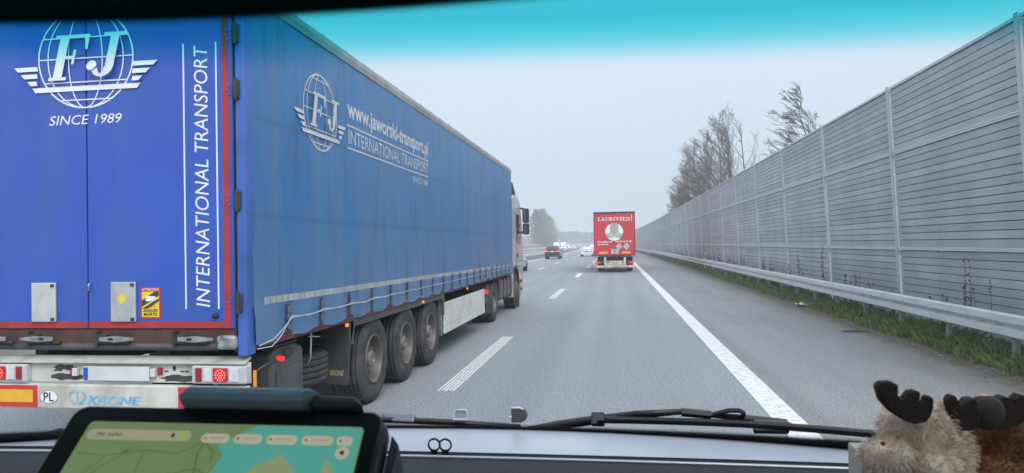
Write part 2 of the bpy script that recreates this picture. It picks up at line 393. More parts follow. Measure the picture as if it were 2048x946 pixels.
# ------------------------------------------------------------------ grass along the rail
M_GRASS = pm('grass_blades', (0.13, 0.205, 0.06), 0.8, var=0.45, scale=2.5, dirt=(0.27, 0.25, 0.11), dscale=11, damt=0.6)
gm = MB(); gr = random.Random(3)
def tuft(m, x, y, n, h, spread):
    for _ in range(n):
        a = gr.uniform(0, 6.283); d = abs(gr.gauss(0, spread)); px, py = x + math.cos(a)*d, y + math.sin(a)*d
        hh = h * gr.uniform(.5, 1.15); la = gr.uniform(0, 6.283); ln = hh * gr.uniform(.25, .8); w_ = gr.uniform(.004, .009)
        ox, oy = math.cos(la), math.sin(la)
        m.add([(px - oy*w_, py + ox*w_, -0.01), (px + oy*w_, py - ox*w_, -0.01), (px + ox*ln*.4 + oy*w_*.7, py + oy*ln*.4 - ox*w_*.7, hh*.7), (px + ox*ln, py + oy*ln, hh)], [(0, 1, 2), (0, 2, 3)])
y = 7.0
while y < 110:
    for _ in range(16 if y < 40 else 7):
        x = gr.triangular(5.12, 6.35, 5.55) + bend(y) ; 
        tuft(gm, x, y + gr.uniform(0, .5), 16 if y < 30 else 9, gr.uniform(.07, .22) * (1.25 if x > 5.5 else .8), .11)
    y += .25 if y < 40 else .7
o = gm.build('grass', M_GRASS); tag(o, 'long green grass growing under the guard rail', 'grass', kind='stuff')
# dark weeds at the wall's foot and dry reddish stalks
M_WEED = pm('weed_leaf', (0.035, 0.055, 0.025), 0.8, var=0.4, scale=9); M_RED = pm('dry_dock', (0.14, 0.05, 0.035), 0.9, var=0.35, scale=9)
M_STEM = pm('weed_stem', (0.07, 0.06, 0.04), 0.9)
def weed(x, y, h, n, mat, lab, grp, nm, narrow=1.0):
    t = thing(nm, (x, y, 0), lab, 'weed', grp); s = MB(); l = MB()
    for k in range(n):
        a = gr.uniform(0, 6.28); hh = h * gr.uniform(.6, 1); px, py = x + math.cos(a)*.09*narrow, y + math.sin(a)*.22*narrow
        tip = Vector((px + gr.uniform(-.06, .06)*narrow, py + gr.uniform(-.1, .1)*narrow, hh))
        s.tube([(px, py, -.02), ((px + tip.x)/2 + gr.uniform(-.02, .02), (py + tip.y)/2, hh/2), tip], [.006, .005, .002], 3)
        for q in range(int(9 + hh * 26)):
            u_ = gr.uniform(.15, 1); b = Vector((px, py, 0)).lerp(tip, u_); d = Vector((gr.uniform(-1, .5), gr.uniform(-1, 1), gr.uniform(-.3, .8))).normalized()
            ln = gr.uniform(.025, .075) * (1.25 - u_ * .5); sd_ = d.orthogonal().normalized() * ln * .35
            l.quad(b, b + d*ln*.5 + sd_, b + d*ln, b + d*ln*.5 - sd_)
    s.build('stem', M_STEM, t); o = l.build('leaves', mat, t); o['kind'] = 'stuff'
for i in range(34):
    y = 13 + i * 1.75 + gr.uniform(-.6, .6)
    weed(6.05 + gr.uniform(-.1, .08), y, gr.uniform(.75, 1.3) if i % 3 else gr.uniform(1.1, 1.6), 3 + i % 3, M_WEED, 'small dark leafy weed at the foot of the noise barrier', 'dark weeds along the noise barrier', 'weed')
for y, h, lab in ((11.2, 1.75, None), (13.3, 1.7, None), (18.9, 1.5, None), (21.8, 1.9, None), (24.6, 1.6, None), (30.5, 1.9, None)):
    weed(6.1, y, h, 2, M_RED, 'tall dry reddish weed stalk standing against the noise barrier', 'reddish dry stalks along the noise barrier', 'dry_weed', .35)
# a scrap of litter at the shoulder's edge
lm = MB().grid([[(5.02 + .09*i + gr.uniform(-.02, .02), 20.4 + .12*j, .02 + gr.uniform(0, .09)) for i in range(5)] for j in range(5)])
tag(lm.build('paper_scrap', M_WPL), 'crumpled white scrap of litter at the edge of the grass', 'litter')
lv = MB()
M_LEAF = pm('fallen_leaf', (0.3, 0.2, 0.09), 0.9, var=0.4, scale=20)
for _ in range(900):
    y = gr.uniform(7, 60); x = 5.2 - abs(gr.gauss(0, .22)); a = gr.uniform(0, 6.28); s_ = gr.uniform(.015, .04)
    lv.quad(*[(x + math.cos(a + k*1.57)*s_*(1 if k % 2 else .6), y + math.sin(a + k*1.57)*s_*(1 if k % 2 else .6), .008 + gr.uniform(0, .02)) for k in range(4)])
o = lv.build('fallen_leaves', M_LEAF); tag(o, 'brown fallen leaves scattered along the shoulder edge', 'leaves', kind='stuff')
# road drain
M_IRON = pm('cast_iron', (0.05, 0.05, 0.05), 0.7, .4)
t = thing('road_drain', (4.75, 14.9, 0), 'small dark iron drain grate set in the hard shoulder edge', 'drain')
boxo('frame', M_IRON, t, 4.5, 5.0, 14.75, 15.05, -.01, .006)
for k in range(6): boxo('bar', M_IRON, t, 4.53 + k*.078, 4.57 + k*.078, 14.78, 15.02, .006, .012, bevel=0)

# ------------------------------------------------------------------ trees
M_BARK = pm('bark', (0.13, 0.115, 0.10), 0.9, var=0.3, scale=3); M_TWIG = pm('twigs', (0.15, 0.13, 0.115), 0.9, var=0.3, scale=1.0)
M_BRLEAF = pm('dead_leaves', (0.15, 0.075, 0.04), 0.9, var=0.4, scale=3)
def bare_tree(x, y, h, lean, wind, seed, label, name='bare_tree', group=None, dens=1.0, leaves=0, r0=None, low=0.25, spread=1.0, tmin=.010, up=(.35, .95)):
    """wind-bent bare tree: trunk leaning by lean (vector), boughs swept along wind"""
    q = random.Random(seed); t = thing(name, (x, y, 0), label, 'tree', group); tr = MB(); cr_ = MB(); lf = MB()
    r0 = r0 or h * .011; lean = Vector(lean); wind = Vector(wind); base = Vector((x, y, -0.1))
    def tp(u): return base + Vector((0, 0, h * u)) + lean * (h * u * u) + Vector((.012*h*math.sin(u*5 + seed), .012*h*math.cos(u*4 + seed), 0))
    tr.tube([tp(i/10) for i in range(11)], [r0 * (1 - .93 * i/10) + .008 for i in range(11)], 6)
    def limb(p, d, ln, r, lev):
        n = 4 if lev < 2 else 2; pts = [p]; dd = d.copy()
        for i in range(n):
            dd = (dd + wind * .10 + Vector((q.gauss(0, .08), q.gauss(0, .08), q.gauss(.04, .08)))).normalized(); pts.append(pts[-1] + dd * ln / n)
        cr_.tube(pts, [max(tmin, r * (1 - .8*i/n)) for i in range(n+1)], 4 if lev == 0 else 3, cap=False)
        if lev < 2:
            k = int((7 if lev == 0 else 6) * min(dens, 1.15)) + 1
            for i in range(k):
                u_ = q.uniform(.25, 1); s_ = u_ * n; i0 = min(int(s_), n-1); b = pts[i0].lerp(pts[i0+1], s_ - i0)
                nd = ((pts[i0+1]-pts[i0]).normalized() + Vector((q.gauss(0, .55), q.gauss(0, .55), q.gauss(.1, .4))) + wind*.25).normalized()
                limb(b, nd, ln * q.uniform(.32, .6) * (1.15 - u_*.4), r * .42, lev + 1)
        elif leaves and q.random() < leaves:
            for _ in range(3):
                c = pts[-1] + Vector((q.gauss(0, .15), q.gauss(0, .15), q.gauss(0, .15))); s_ = q.uniform(.05, .11)
                a = Vector((q.gauss(0, 1), q.gauss(0, 1), q.gauss(0, 1))).normalized(); b_ = a.orthogonal().normalized()
                lf.quad(c - a*s_, c + b_*s_*.6, c + a*s_, c - b_*s_*.6)
    nb = int(36 * dens)
    for i in range(nb):
        u_ = low + (1 - low) * (i + q.random()) / nb; a = q.uniform(0, 6.283)
        d = Vector((math.cos(a)*.8, math.sin(a)*.8, q.uniform(*up))) + wind * .35
        limb(tp(u_), d.normalized(), h * .30 * spread * (1.1 - .75 * u_) * q.uniform(.7, 1.2), r0 * (.5 - .36*u_), 0)
    tr.build('trunk', M_BARK, t, smooth=True); o = cr_.build('crown', M_TWIG, t); o['kind'] = 'stuff'
    if leaves: o = lf.build('leaves', M_BRLEAF, t); o['kind'] = 'stuff'
    return t
WL = (-1, -.2, 0)
bare_tree(12.3, 44, 9.9, (-.13, 0, 0), (-1.5, -.2, .1), 5, 'lone bare tree bent by the wind, standing alone above the noise barrier', spread=1.3, dens=1.0, leaves=.03, tmin=.008)
cl = [(14.0, 76, 14.8, (-.05, 0, 0), .6, 0.10), (13.3, 80, 15.8, (-.08, 0, 0), .9, .03), (12.6, 78, 14.6, (-.04, 0, 0), 1.0, .02), (11.8, 80, 15.0, (-.03, 0, 0), 1.3, .02), (11.0, 82, 13.6, (-.06, 0, 0), 1.4, .02), (10.2, 84, 12.4, (-.08, 0, 0), 1.5, .05), (9.6, 88, 10.2, (-.1, 0, 0), 1.4, .1), (9.1, 92, 8.4, (-.1, 0, 0), 1.3, .2)]
clab = ['bare tree with clusters of brown leaves, nearest the lone bent tree', 'tallest slender bare tree of the clump behind the noise barrier', 'bare tree in the middle of the clump behind the noise barrier', 'dense twiggy bare tree in the middle of the clump, beside the tallest', 'dense bare tree on the road side of the clump behind the barrier', 'bushy bare tree with wind-swept twigs at the edge of the clump', 'short bare tree with tan leaves low over the barrier top', 'lowest shrubby tree with reddish leaves at the end of the clump']
for i, (x, y, h, ln, dn, lf_) in enumerate(cl):
    bare_tree(x, y, h * .96, ln, (-.6, -.1, .35), 20 + i, clab[i], dens=dn * .78, leaves=lf_, group='clump of bare trees behind the noise barrier', spread=1.3, tmin=.0065, up=(.5, 1.35))
bare_tree(10.2, 112, 8.4, (-.1, 0, 0), (-1, 0, .2), 71, 'small reddish shrub showing over the barrier above the red lorry', dens=.8, leaves=.3)
# wood on the bank beyond the oncoming lanes
M_FOL = pm('winter_foliage', (0.075, 0.066, 0.045), 0.9, var=0.4, scale=0.35, dirt=(0.045, 0.055, 0.035), dscale=0.25, damt=0.8)
def leafy_tree(x, y, h, w_, seed, label, group, conifer=False):
    q = random.Random(seed); t = thing('woodland_tree', (x, y, 1.2), label, 'tree', group)
    MB().tube([(x, y, .8), (x + .2, y, h*.5), (x, y, h*.95)], [.28, .2, .04], 6).build('trunk', M_BARK, t)
    m = MB()
    for k in range(1700):
        u_ = q.random() ** .8; a = q.uniform(0, 6.28)
        prof = (1 - u_) * 1.0 + .08 if conifer else math.sin(math.pi * min(1, .12 + u_ * .84)) ** .7
        lump = .72 + .75 * noise.noise((math.cos(a)*1.7 + seed, math.sin(a)*1.7, u_*4))
        rr = w_ * prof * lump * q.uniform(.2, 1.12); c = Vector((x + math.cos(a)*rr, y + math.sin(a)*rr, 1 + h * (.08 + .9*u_)))
        s_ = q.uniform(.2, .55); d = Vector((q.gauss(0, 1), q.gauss(0, 1), q.gauss(0, .7))).normalized(); e = d.orthogonal().normalized()
        m.quad(c - d*s_, c + e*s_*.7, c + d*s_, c - e*s_*.7)
    o = m.build('crown', M_FOL, t); o['kind'] = 'stuff'
wl = [(-28, 462, 12, 4.5), (-28.5, 448, 15, 5), (-29, 434, 16.5, 5.2), (-29, 420, 18.5, 5.5), (-30, 408, 19.0, 5.5), (-30, 394, 20.5, 5.6), (-30.5, 380, 19.6, 5.6), (-30, 368, 20.2, 5.6), (-31, 356, 19.0, 5.5), (-30, 344, 18.4, 5.2), (-31, 330, 18.0, 5.2), (-29, 440, 8, 4.6), (-29, 415, 9, 4.8), (-29.5, 390, 9, 4.8), (-29, 366, 9, 4.6), (-29, 346, 8, 4.6), (-28.5, 402, 5, 4), (-28.5, 378, 5, 4), (-28, 428, 5, 4)]
wlab = {0: 'lowest hazy tree at the far end of the wood beyond the oncoming lanes', 5: 'tallest hazy tree of the wood beyond the oncoming lanes'}
for i, (x, y, h, w_) in enumerate(wl):
    leafy_tree(x + bend(y), y, h, w_, 40 + i, wlab.get(i, 'hazy grey-brown tree of the wood on the bank beyond the oncoming lanes'), 'wood beyond the oncoming carriageway', i in (5, 9))
m = MB(); q = random.Random(9)
for k in range(16000):
    x = q.uniform(-420, 240); top = 9 + 6 * noise.noise((x * .02, 1, 0)) + 3 * noise.noise((x * .09, 4, 0))
    z = 3 + (top) * q.random() ** .8; y = 640 + q.uniform(-14, 14); s_ = q.uniform(.5, 1.4)
    d = Vector((q.gauss(0, 1), q.gauss(0, .3), q.gauss(0, 1))).normalized(); e = d.orthogonal().normalized()
    m.quad((x, y, z) - d*s_ if False else Vector((x, y, z)) - d*s_, Vector((x, y, z)) + e*s_, Vector((x, y, z)) + d*s_, Vector((x, y, z)) - e*s_)
o = m.build('far_wood', M_FOL); tag(o, 'distant pale strip of woodland on the hazy horizon', 'woodland', kind='stuff')
# ------------------------------------------------------------------ vehicles: shared materials and wheel builder
M_TYRE = pm('tyre_rubber', (0.035, 0.035, 0.036), 0.85, var=0.25, scale=8, dirt=(0.11, 0.105, 0.1), dscale=5, damt=0.6, bump=.15, bscale=40)
M_RIM = pm('wheel_steel', (0.17, 0.155, 0.14), 0.55, 0.4, var=0.3, scale=9, dirt=(0.09, 0.075, 0.06), dscale=9, damt=0.7)
M_CHAS = pm('chassis_dark', (0.035, 0.036, 0.038), 0.7, var=0.3, scale=4, dirt=(0.09, 0.085, 0.08), dscale=5, damt=0.5)
M_PLASTIC = pm('grey_black_plastic', (0.06, 0.064, 0.068), 0.6, var=0.2, scale=6, dirt=(0.13, 0.125, 0.12), dscale=4, damt=0.6, dstretch=(1, 1, .4), bump=.1, bscale=80)
M_REDFRAME = pm('red_frame', (0.12, 0.02, 0.022), 0.6, var=0.25, scale=4, dirt=(0.08, 0.05, 0.05), dscale=3, damt=.8)
M_STEEL = pm('latch_steel', (0.45, 0.46, 0.46), 0.4, 0.7, var=0.2, scale=12, dirt=(0.15, 0.13, 0.12), dscale=14, damt=.7)
M_WHITE = pm('print_white', (0.78, 0.79, 0.79), 0.5, var=0.05, scale=8)
M_SILV = pm('print_silver', (0.58, 0.6, 0.61), 0.5, var=0.08, scale=8)
M_LITRED = pm('lit_red_lamp', (0.4, 0.015, 0.015), 0.3, emit=(1, 0.03, 0.02), estr=.5)
M_LITDIM = pm('dim_red_lamp', (0.22, 0.008, 0.01), 0.35, emit=(1, 0.03, 0.03), estr=0.16)
M_DIODE = pm('lamp_diode', (0.5, 0.05, 0.05), 0.3, emit=(1, 0.22, 0.18), estr=0.9)
M_LITAMB = pm('lit_amber_lamp', (0.6, 0.25, 0.03), 0.3, emit=(1, 0.33, 0.05), estr=.4)
M_REDREF = pm('red_reflector', (0.3, 0.02, 0.03), 0.25, var=.15, scale=30)
M_CLEAR = pm('lamp_lens_clear', (0.62, 0.62, 0.64), 0.15, var=.12, scale=30)
M_YEL = pm('yellow_reflective', (0.75, 0.42, 0.03), 0.5, var=.08, scale=20)
M_REDTAPE = pm('red_reflective', (0.55, 0.04, 0.03), 0.5, var=.1, scale=10)
M_GLASSD = pm('dark_glass', (0.02, 0.024, 0.028), 0.08, var=.1, spec=.6)

M_HUB = pm('hub_grey', (0.26, 0.25, 0.235), 0.5, 0.4, var=0.3, scale=12, dirt=(0.10, 0.08, 0.06), dscale=14, damt=0.8)
def wheel(name, c, parent, out=1, r=.52, w_=.385, dish=.17, nuts=10, big=True):
    """road wheel whose outer face lies at c (x of the sidewall), axle along x"""
    ax = (out, 0, 0); n = 40 if big else 24
    tp = [(-w_, r*.6), (-w_, r*.88), (-w_+.03, r*.985)]
    span0, span1 = -w_+.05, -.05
    for k in range(5):
        a = span0 + (span1-span0)*k/5; b = span0 + (span1-span0)*(k+1)/5
        tp += [(a, r), (b-.012, r), (b-.011, r-.013), (b-.002, r-.013)]
    tp += [(span1, r), (-.03, r*.985), (-.004, r*.91), (.004, r*.82), (0, r*.74), (-.006, r*.70), (-.004, r*.62), (-.02, r*.565)]
    t = MB().lathe(tp, c, ax, n).build(name, M_TYRE, parent, smooth=True)
    rim = MB().lathe([(-.02, r*.565), (-.002, r*.56), (-.004, r*.535), (-.03, r*.52), (-dish*.8, r*.50), (-dish, r*.46), (-dish+.012, r*.36), (-dish+.05, r*.30), (-dish+.052, r*.24)], c, ax, n).build('rim', M_RIM, t, smooth=True)
    h = MB().lathe([(-dish+.05, r*.25), (-dish+.075, r*.245), (-dish+.08, r*.21), (-.045, r*.19), (-.03, r*.165), (-.026, r*.10), (-.034, r*.095), (-.034, .001)] if dish > .1 else [(-dish+.05, r*.25), (-dish+.07, r*.17), (-dish+.072, .001)], c, ax, 20)
    cv = Vector(c)
    for k in range(nuts):
        a = 2*math.pi*k/nuts; h.lathe([(-dish+.03, .018), (-dish+.085, .017), (-dish+.09, .001)], cv + Vector((0, math.cos(a)*r*.325, math.sin(a)*r*.325)), ax, 6)
    h.build('hub', M_HUB, t)
    hh = MB()
    for k in range(10):
        a = 2*math.pi*(k+.5)/10; hh.disc(cv + Vector((out*(-dish+.014), math.cos(a)*r*.41, math.sin(a)*r*.41)), (0, math.cos(a)*.032, math.sin(a)*.032), (0, -math.sin(a)*.036, math.cos(a)*.036), 10)
    hh.build('hand_hole', M_BLK, t)
    return t

# ------------------------------------------------------------------ blue semi-trailer
XR, XL, YB, YF, ZT = -2.85, -5.55, 5.12, 19.4, 4.02
M_DOORBLUE = pm('door_blue', (0.03, 0.093, 0.45), 0.34, var=.12, scale=1.2, dirt=(0.075, 0.125, 0.36), dscale=2.2, damt=.7, dstretch=(1, 1, .3), coat=.15)
M_POSTBLUE = pm('post_blue', (0.055, 0.14, 0.46), 0.4, var=.1, scale=3, dirt=(0.03, 0.04, 0.12), dscale=5, damt=.5, dstretch=(1, 1, .4))
def curtain_mat():
    m = bpy.data.materials.new('curtain_blue'); m.use_nodes = True; n = m.node_tree.nodes; L = m.node_tree.links; b = n['Principled BSDF']
    b.inputs['Roughness'].default_value = .4
    t = n.new('ShaderNodeTexCoord'); sp = n.new('ShaderNodeSeparateXYZ'); L.new(t.outputs['Object'], sp.inputs[0])
    def nz(sca, st, det=6):
        mp = n.new('ShaderNodeMapping'); mp.inputs['Scale'].default_value = st; L.new(t.outputs['Object'], mp.inputs[0])
        x = n.new('ShaderNodeTexNoise'); x.inputs['Scale'].default_value = sca; x.inputs['Detail'].default_value = det; L.new(mp.outputs[0], x.inputs['Vector']); return x.outputs[0]
    def rng(v, a, c, lo, hi):
        r = n.new('ShaderNodeMapRange'); r.inputs[1].default_value = a; r.inputs[2].default_value = c; r.inputs[3].default_value = lo; r.inputs[4].default_value = hi; L.new(v, r.inputs[0]); return r.outputs[0]
    def math_(op, a, c):
        x = n.new('ShaderNodeMath'); x.operation = op
        for i, q in enumerate((a, c)):
            if hasattr(q, 'links'): L.new(q, x.inputs[i])
            else: x.inputs[i].default_value = q
        return x.outputs[0]
    def mix(f, a, c):
        x = n.new('ShaderNodeMix'); x.data_type = 'RGBA'; L.new(f, x.inputs['Factor'])
        if hasattr(a, 'links'): L.new(a, x.inputs['A'])
        else: x.inputs['A'].default_value = (*a, 1)
        x.inputs['B'].default_value = (*c, 1); return x.outputs['Result']
    k = mix(rng(nz(.8, (1, 1, .5)), .3, .7, 0, 1), (0.02, 0.152, 0.38), (0.036, 0.19, 0.42))
    # road spray: grey film, thickest in the lower metre, broken up by noise and rain streaks
    film = math_('ADD', rng(sp.outputs['Z'], 2.6, 1.2, 0, .62), math_('MULTIPLY', math_('SUBTRACT', nz(1.1, (1, .7, .6)), .5), .7))
    k = mix(rng(film, 0, .9, 0, .9), k, (0.13, 0.20, 0.315))
    st = rng(nz(5, (1, 1, .06), 4), .46, .7, 0, .6)
    k = mix(st, k, (0.12, 0.19, 0.31))
    st2 = rng(nz(7, (1, 1, .12), 6), .56, .72, 0, .55)
    k = mix(st2, k, (0.03, 0.07, 0.18))
    sc_ = rng(nz(26, (1, .35, 1), 2), .72, .76, 0, .5)
    k = mix(sc_, k, (0.03, 0.045, 0.09))
    for zc in (2.93, 2.12):                                        # welded seams of the sheet
        d = math_('ABSOLUTE', math_('SUBTRACT', sp.outputs['Z'], zc), 0); k = mix(rng(d, .035, .02, 0, .35), k, (0.03, 0.10, 0.26))
    L.new(k, b.inputs['Base Color'])
    bp = n.new('ShaderNodeBump'); bp.inputs['Strength'].default_value = .45; bp.inputs['Distance'].default_value = .03
    L.new(nz(2.2, (1, 1, .3), 5), bp.inputs['Height']); L.new(bp.outputs[0], b.inputs['Normal'])
    return m
M_CURT = curtain_mat()
TR = thing('semi_trailer', (-4.2, YB, 0), 'long blue curtain-sided semi-trailer with globe emblem, overtaking in the next lane', 'trailer')
strap_y = [5.79, 6.49, 7.23, 7.95, 8.64, 9.37, 10.09, 10.75, 11.43, 12.07, 12.68, 13.33, 14.0, 14.65, 15.32, 16.05, 16.75, 17.42, 18.08, 18.72]
def curt_x(y, z):
    d = .012 * math.sin(y * 1.05 + .5) * math.sin((z - 1.1) * 1.15) + .006 * noise.noise((y * 1.3, z * .9, 2))
    if z < 1.42:
        k = min(range(len(strap_y)), key=lambda i: abs(strap_y[i] - y)); dd = min(1, abs(strap_y[k] - y) / .34)
        u_ = (1.42 - z) / .3
        d += (.03 * dd - .012) * math.sin(min(1, u_) * 2.2) + .012 * noise.noise((y * 4.2, z * 7, 5)) * u_
    return XR + d
rows = []
for j in range(35):
    z = 1.09 + (3.87 - 1.09) * (j / 34) ** 1.6
    rows.append([(curt_x(y, z), y, z + (.012 * math.sin(y * 9.0) * (1 - j / 6) if j < 6 else 0)) for y in [5.205 + (19.39 - 5.205) * i / 330 for i in range(331)]])
MB().grid(rows).build('curtain', M_CURT, TR, smooth=True)
MB().box(XL, XL + .03, YB + .06, YF, 1.1, 3.87).build('curtain', M_CURT, TR)
M_ROOFAL = pm('roof_rail_alu', (0.36, 0.36, 0.35), .5, .4, var=.15, scale=3, dirt=(.16, .17, .16), dscale=4, damt=.6)
MB().prism([(XR - .1, YB + .02, 3.87), (XR + .008, YB + .02, 3.862), (XR + .012, YB + .02, 3.93), (XR - .005, YB + .02, 3.99), (XR - .06, YB + .02, 4.02)], (0, YF - YB - .02, 0)).build('roof_rail', M_ROOFAL, TR)
MB().box(XL, XR - .06, YB + .02, YF, 3.98, 4.03).build('roof', M_ROOFAL, TR)
riv = MB()
for i in range(24):
    y = 5.5 + i * .6; riv.lathe([(0, .016), (.012, .013), (.014, .001)], (XR - .03, y, 4.004), (.5, 0, 1), 8)
riv.build('rivet', M_STEEL, TR)
MB().box(XL, XR, YF - .06, YF, 1.1, 3.98).build('front_wall', M_POSTBLUE, TR)
# reflective tape, straps, customs cord
tz = lambda y: 1.43 - (y - 5.37) * .0088
tp = MB(); y = 5.37
while y < 18.9:
    tp.quad(*[(curt_x(yy, tz(yy)) + .004, yy, tz(yy) + dz) for yy, dz in ((y, -.03), (y + .10, -.03), (y + .10, .03), (y, .03))]); y += .108
tp.build('reflective_tape', pm('tape_grey', (0.42, 0.44, 0.45), .5, var=.15, scale=6, dirt=(.22, .24, .28), dscale=7, damt=.6), TR)
M_BUCK = pm('buckle_steel', (0.2, 0.21, 0.22), .45, .6, var=.2, scale=12); M_STRAP = pm('webbing', (0.045, 0.05, 0.06), .8, var=.2)
for y in strap_y:
    x = curt_x(y, 1.25) + .012
    s_ = MB().box(x - .004, x + .006, y - .024, y + .024, 1.14, 1.37).build('strap', M_STRAP, TR)
    MB().box(x + .006, x + .03, y - .03, y + .03, 1.235, 1.27).box(x + .006, x + .022, y - .022, y + .022, 1.29, 1.35).box(x + .005, x + .02, y - .026, y + .026, 1.15, 1.20).box(x + .005, x + .012, y - .015, y + .015, 1.16, 1.34).build('buckle', M_BUCK, s_, bevel=.004)
M_CORD = pm('customs_cord', (0.5, 0.52, 0.55), .5, var=.08)
for off in (0, 1):
    pts = []
    for i, y in enumerate(strap_y):
        pts.append((curt_x(y, 1.25) + .05, y, 1.252 + .012 * off))
        if i + 1 < len(strap_y):
            ym = (y + strap_y[i+1]) / 2; pts.append((curt_x(ym, 1.25) + .022, ym, 1.249 - (.010 if off else .003) + .004 * math.sin(i * 2.3)))
    if off == 0: pts = [(XR + .02, 5.25, 1.08), (XR + .045, 5.45, 1.11), (XR + .05, 5.62, 1.18)] + pts
    else: pts = [(XR + .02, 5.22, 1.06), (XR + .05, 5.40, 1.055), (XR + .05, 5.55, 1.11)] + pts[:9]
    MB().tube(pts, .0042, 5).build('customs_cord', M_CORD, TR, smooth=True)
# rear doors
ZB = 1.235
for (x0, x1) in ((-5.5, -4.241), (-4.229, -2.935)):
    MB().box(x0, x1, YB, YB + .04, ZB, 3.97).build('door', M_DOORBLUE, TR, bevel=.006)
MB().box(-2.932, XR, YB - .012, YB + .12, 1.02, 4.0).build('corner_post', M_POSTBLUE, TR, bevel=.01)
MB().box(-2.945, -2.934, YB - .02, YB + .01, 1.05, 3.97).build('door_gasket', M_BLK, TR)
for z in (3.55, 3.11, 2.24, 1.44):
    MB().box(-2.945, -2.885, YB - .034, YB - .013, z - .07, z + .07).lathe([(-.085, .014), (.085, .014)], (-2.912, YB - .036, z), (0, 0, 1), 8).build('hinge', M_CHAS, TR, bevel=.004)
    b_ = MB()
    for dx, dz in ((-.06, .035), (-.075, 0), (-.06, -.035)): b_.lathe([(0, .011), (.007, .009), (.008, .001)], (-2.93 + dx, YB, z + dz), (0, -1, 0), 8)
    b_.build('bolt', M_POSTBLUE, TR)
RY = YB - .003
M_REDST = pm('red_stripe', (0.42, 0.035, 0.035), .5, var=.15, scale=5, dirt=(.16, .04, .05), dscale=6, damt=.5)
MB().box(-3.045, -2.99, RY, YB, ZB + .06, 3.9).build('red_stripe', M_REDST, TR)
for x0, x1 in ((-5.5, -4.245), (-4.225, -2.99)): MB().box(x0, x1, RY, YB, ZB + .004, ZB + .058).build('red_stripe', M_REDST, TR)
NRM = Vector((0, -1, 0))
def globe(o, ex, ey, nrm, rx, ry, parent, mat, thick=1.0):
    """round globe emblem with wings and the serif letters F and J"""
    o, ex, ey, nrm = map(Vector, (o, ex, ey, nrm)); k = [0]
    def lay(): k[0] += 1; return o + nrm * (.0006 * k[0])
    m = MB(); N = 48
    def rib(pts, w_): m.strip2([(a * rx, b * ry) for a, b in pts], w_ * thick, ex, ey, lay())
    arc = [2 * math.pi * i / N for i in range(N + 1)]
    rib([(math.cos(a), math.sin(a)) for a in arc], .013)
    for q in (.80, .36): rib([(q * math.cos(a), math.sin(a)) for a in arc], .010)
    for z in (.84, .42, 0.0, -.48, -.84):
        c_ = math.sqrt(1 - z * z); rib([(-c_, z), (0, z), (c_, z)], .010)
    def poly(pts): m.add([lay() * 0 + o + nrm * (.0006 * k[0]) + ex * (a * rx) + ey * (b * ry) for a, b in pts], [tuple(range(len(pts)))])
    poly([(-1.14, -.56), (1.16, -.56), (1.09, -.66), (-1.07, -.66)])
    for i, (xo, z) in enumerate(((1.52, -.13), (1.37, -.28), (1.22, -.43))):
        poly([(-xo, z), (-1.02, z), (-1.0, z - .09), (-xo + .08, z - .09)]); poly([(xo, z), (1.02, z), (1.0, z - .09), (xo - .08, z - .09)])
    def glyph(polys, x0, x1, z0, z1, sh=.22):
        for p in polys: poly([(x0 + (x1 - x0) * (a * (1 - sh) + sh * b), z0 + (z1 - z0) * b) for a, b in p])
    glyph([[(0, 0), (.52, 0), (.52, .07), (0, .07)], [(.13, .07), (.39, .07), (.39, .93), (.13, .93)], [(0, .93), (1, .93), (1, 1), (0, 1)], [(.86, .93), (1, .93), (1, .66), (.95, .66)],
           [(.39, .47), (.62, .47), (.62, .53), (.39, .53)], [(.62, .34), (.69, .34), (.69, .66), (.62, .66)]], -.76, .17, -.44, .46)
    hook = [(.5 + .30*math.cos(a), .22 + .22*math.sin(a)) for a in [0, -.4, -.8, -1.2, -1.57, -2.0, -2.4, -2.8]] + [(.36, .2), (.43, .1), (.5, .07), (.55, .12), (.56, .22)]
    glyph([[(.35, .93), (1, .93), (1, 1), (.35, 1)], [(.56, .22), (.80, .22), (.80, .93), (.56, .93)], hook, [(.2 + .14*math.cos(a*.5236), .26 + .11*math.sin(a*.5236)) for a in range(12)]], .02, .96, -.42, .46)
    return m.build('globe_emblem', mat, parent)
globe((-4.235, RY, 3.435), (1, 0, 0), (0, 0, 1), NRM, .425, .405, TR, M_WHITE)
text(MB(), 'since', (-4.57, RY, 2.895), (.655, 0, 0), (0, 0, .078)).build('lettering', M_WHITE, TR)
text(MB(), 'int_v', (-3.165, RY, 1.405), (0, 0, 2.075), (-.118, 0, 0)).build('lettering', M_WHITE, TR)
for x in (-3.372, -3.093): MB().box(x - .006, x + .006, RY, YB, 1.39, 3.5).build('trim_line', M_WHITE, TR)
M_PLATEG = pm('plate_grey', (0.5, 0.52, 0.52), .5, .3, var=.1, scale=9, dirt=(.3, .3, .3), dscale=8, damt=.6)
for x0, x1, mt in ((-4.735, -4.515, pm('plate_pale', (.6, .6, .58), .5, .2, var=.1, scale=9, dirt=(.4, .4, .39), dscale=8, damt=.6)), (-4.02, -3.8, M_PLATEG)):
    p = MB().box(x0, x1, YB - .022, YB - .001, 1.29, 1.61).build('latch_plate', mt, TR, bevel=.008)
    MB().box(x1 - .04, x1 - .008, YB - .03, YB - .022, 1.575, 1.6).box(x1 - .04, x1 - .008, YB - .03, YB - .022, 1.3, 1.325).build('clip', M_CHAS, p, bevel=.003)
p = MB().disc((-3.915, YB - .0235, 1.48), (.043, 0, 0), (0, 0, .043)).build('round_sticker', pm('sticker_yellow', (.72, .6, .12), .5, var=.1, scale=60), TR)
dt = MB()
for k in range(12): a = k * .5236; dt.disc((-3.915 + .033*math.cos(a), YB - .0245, 1.48 + .033*math.sin(a)), (.003, 0, 0), (0, 0, .003), 6)
dt.build('dot', M_CHAS, p)
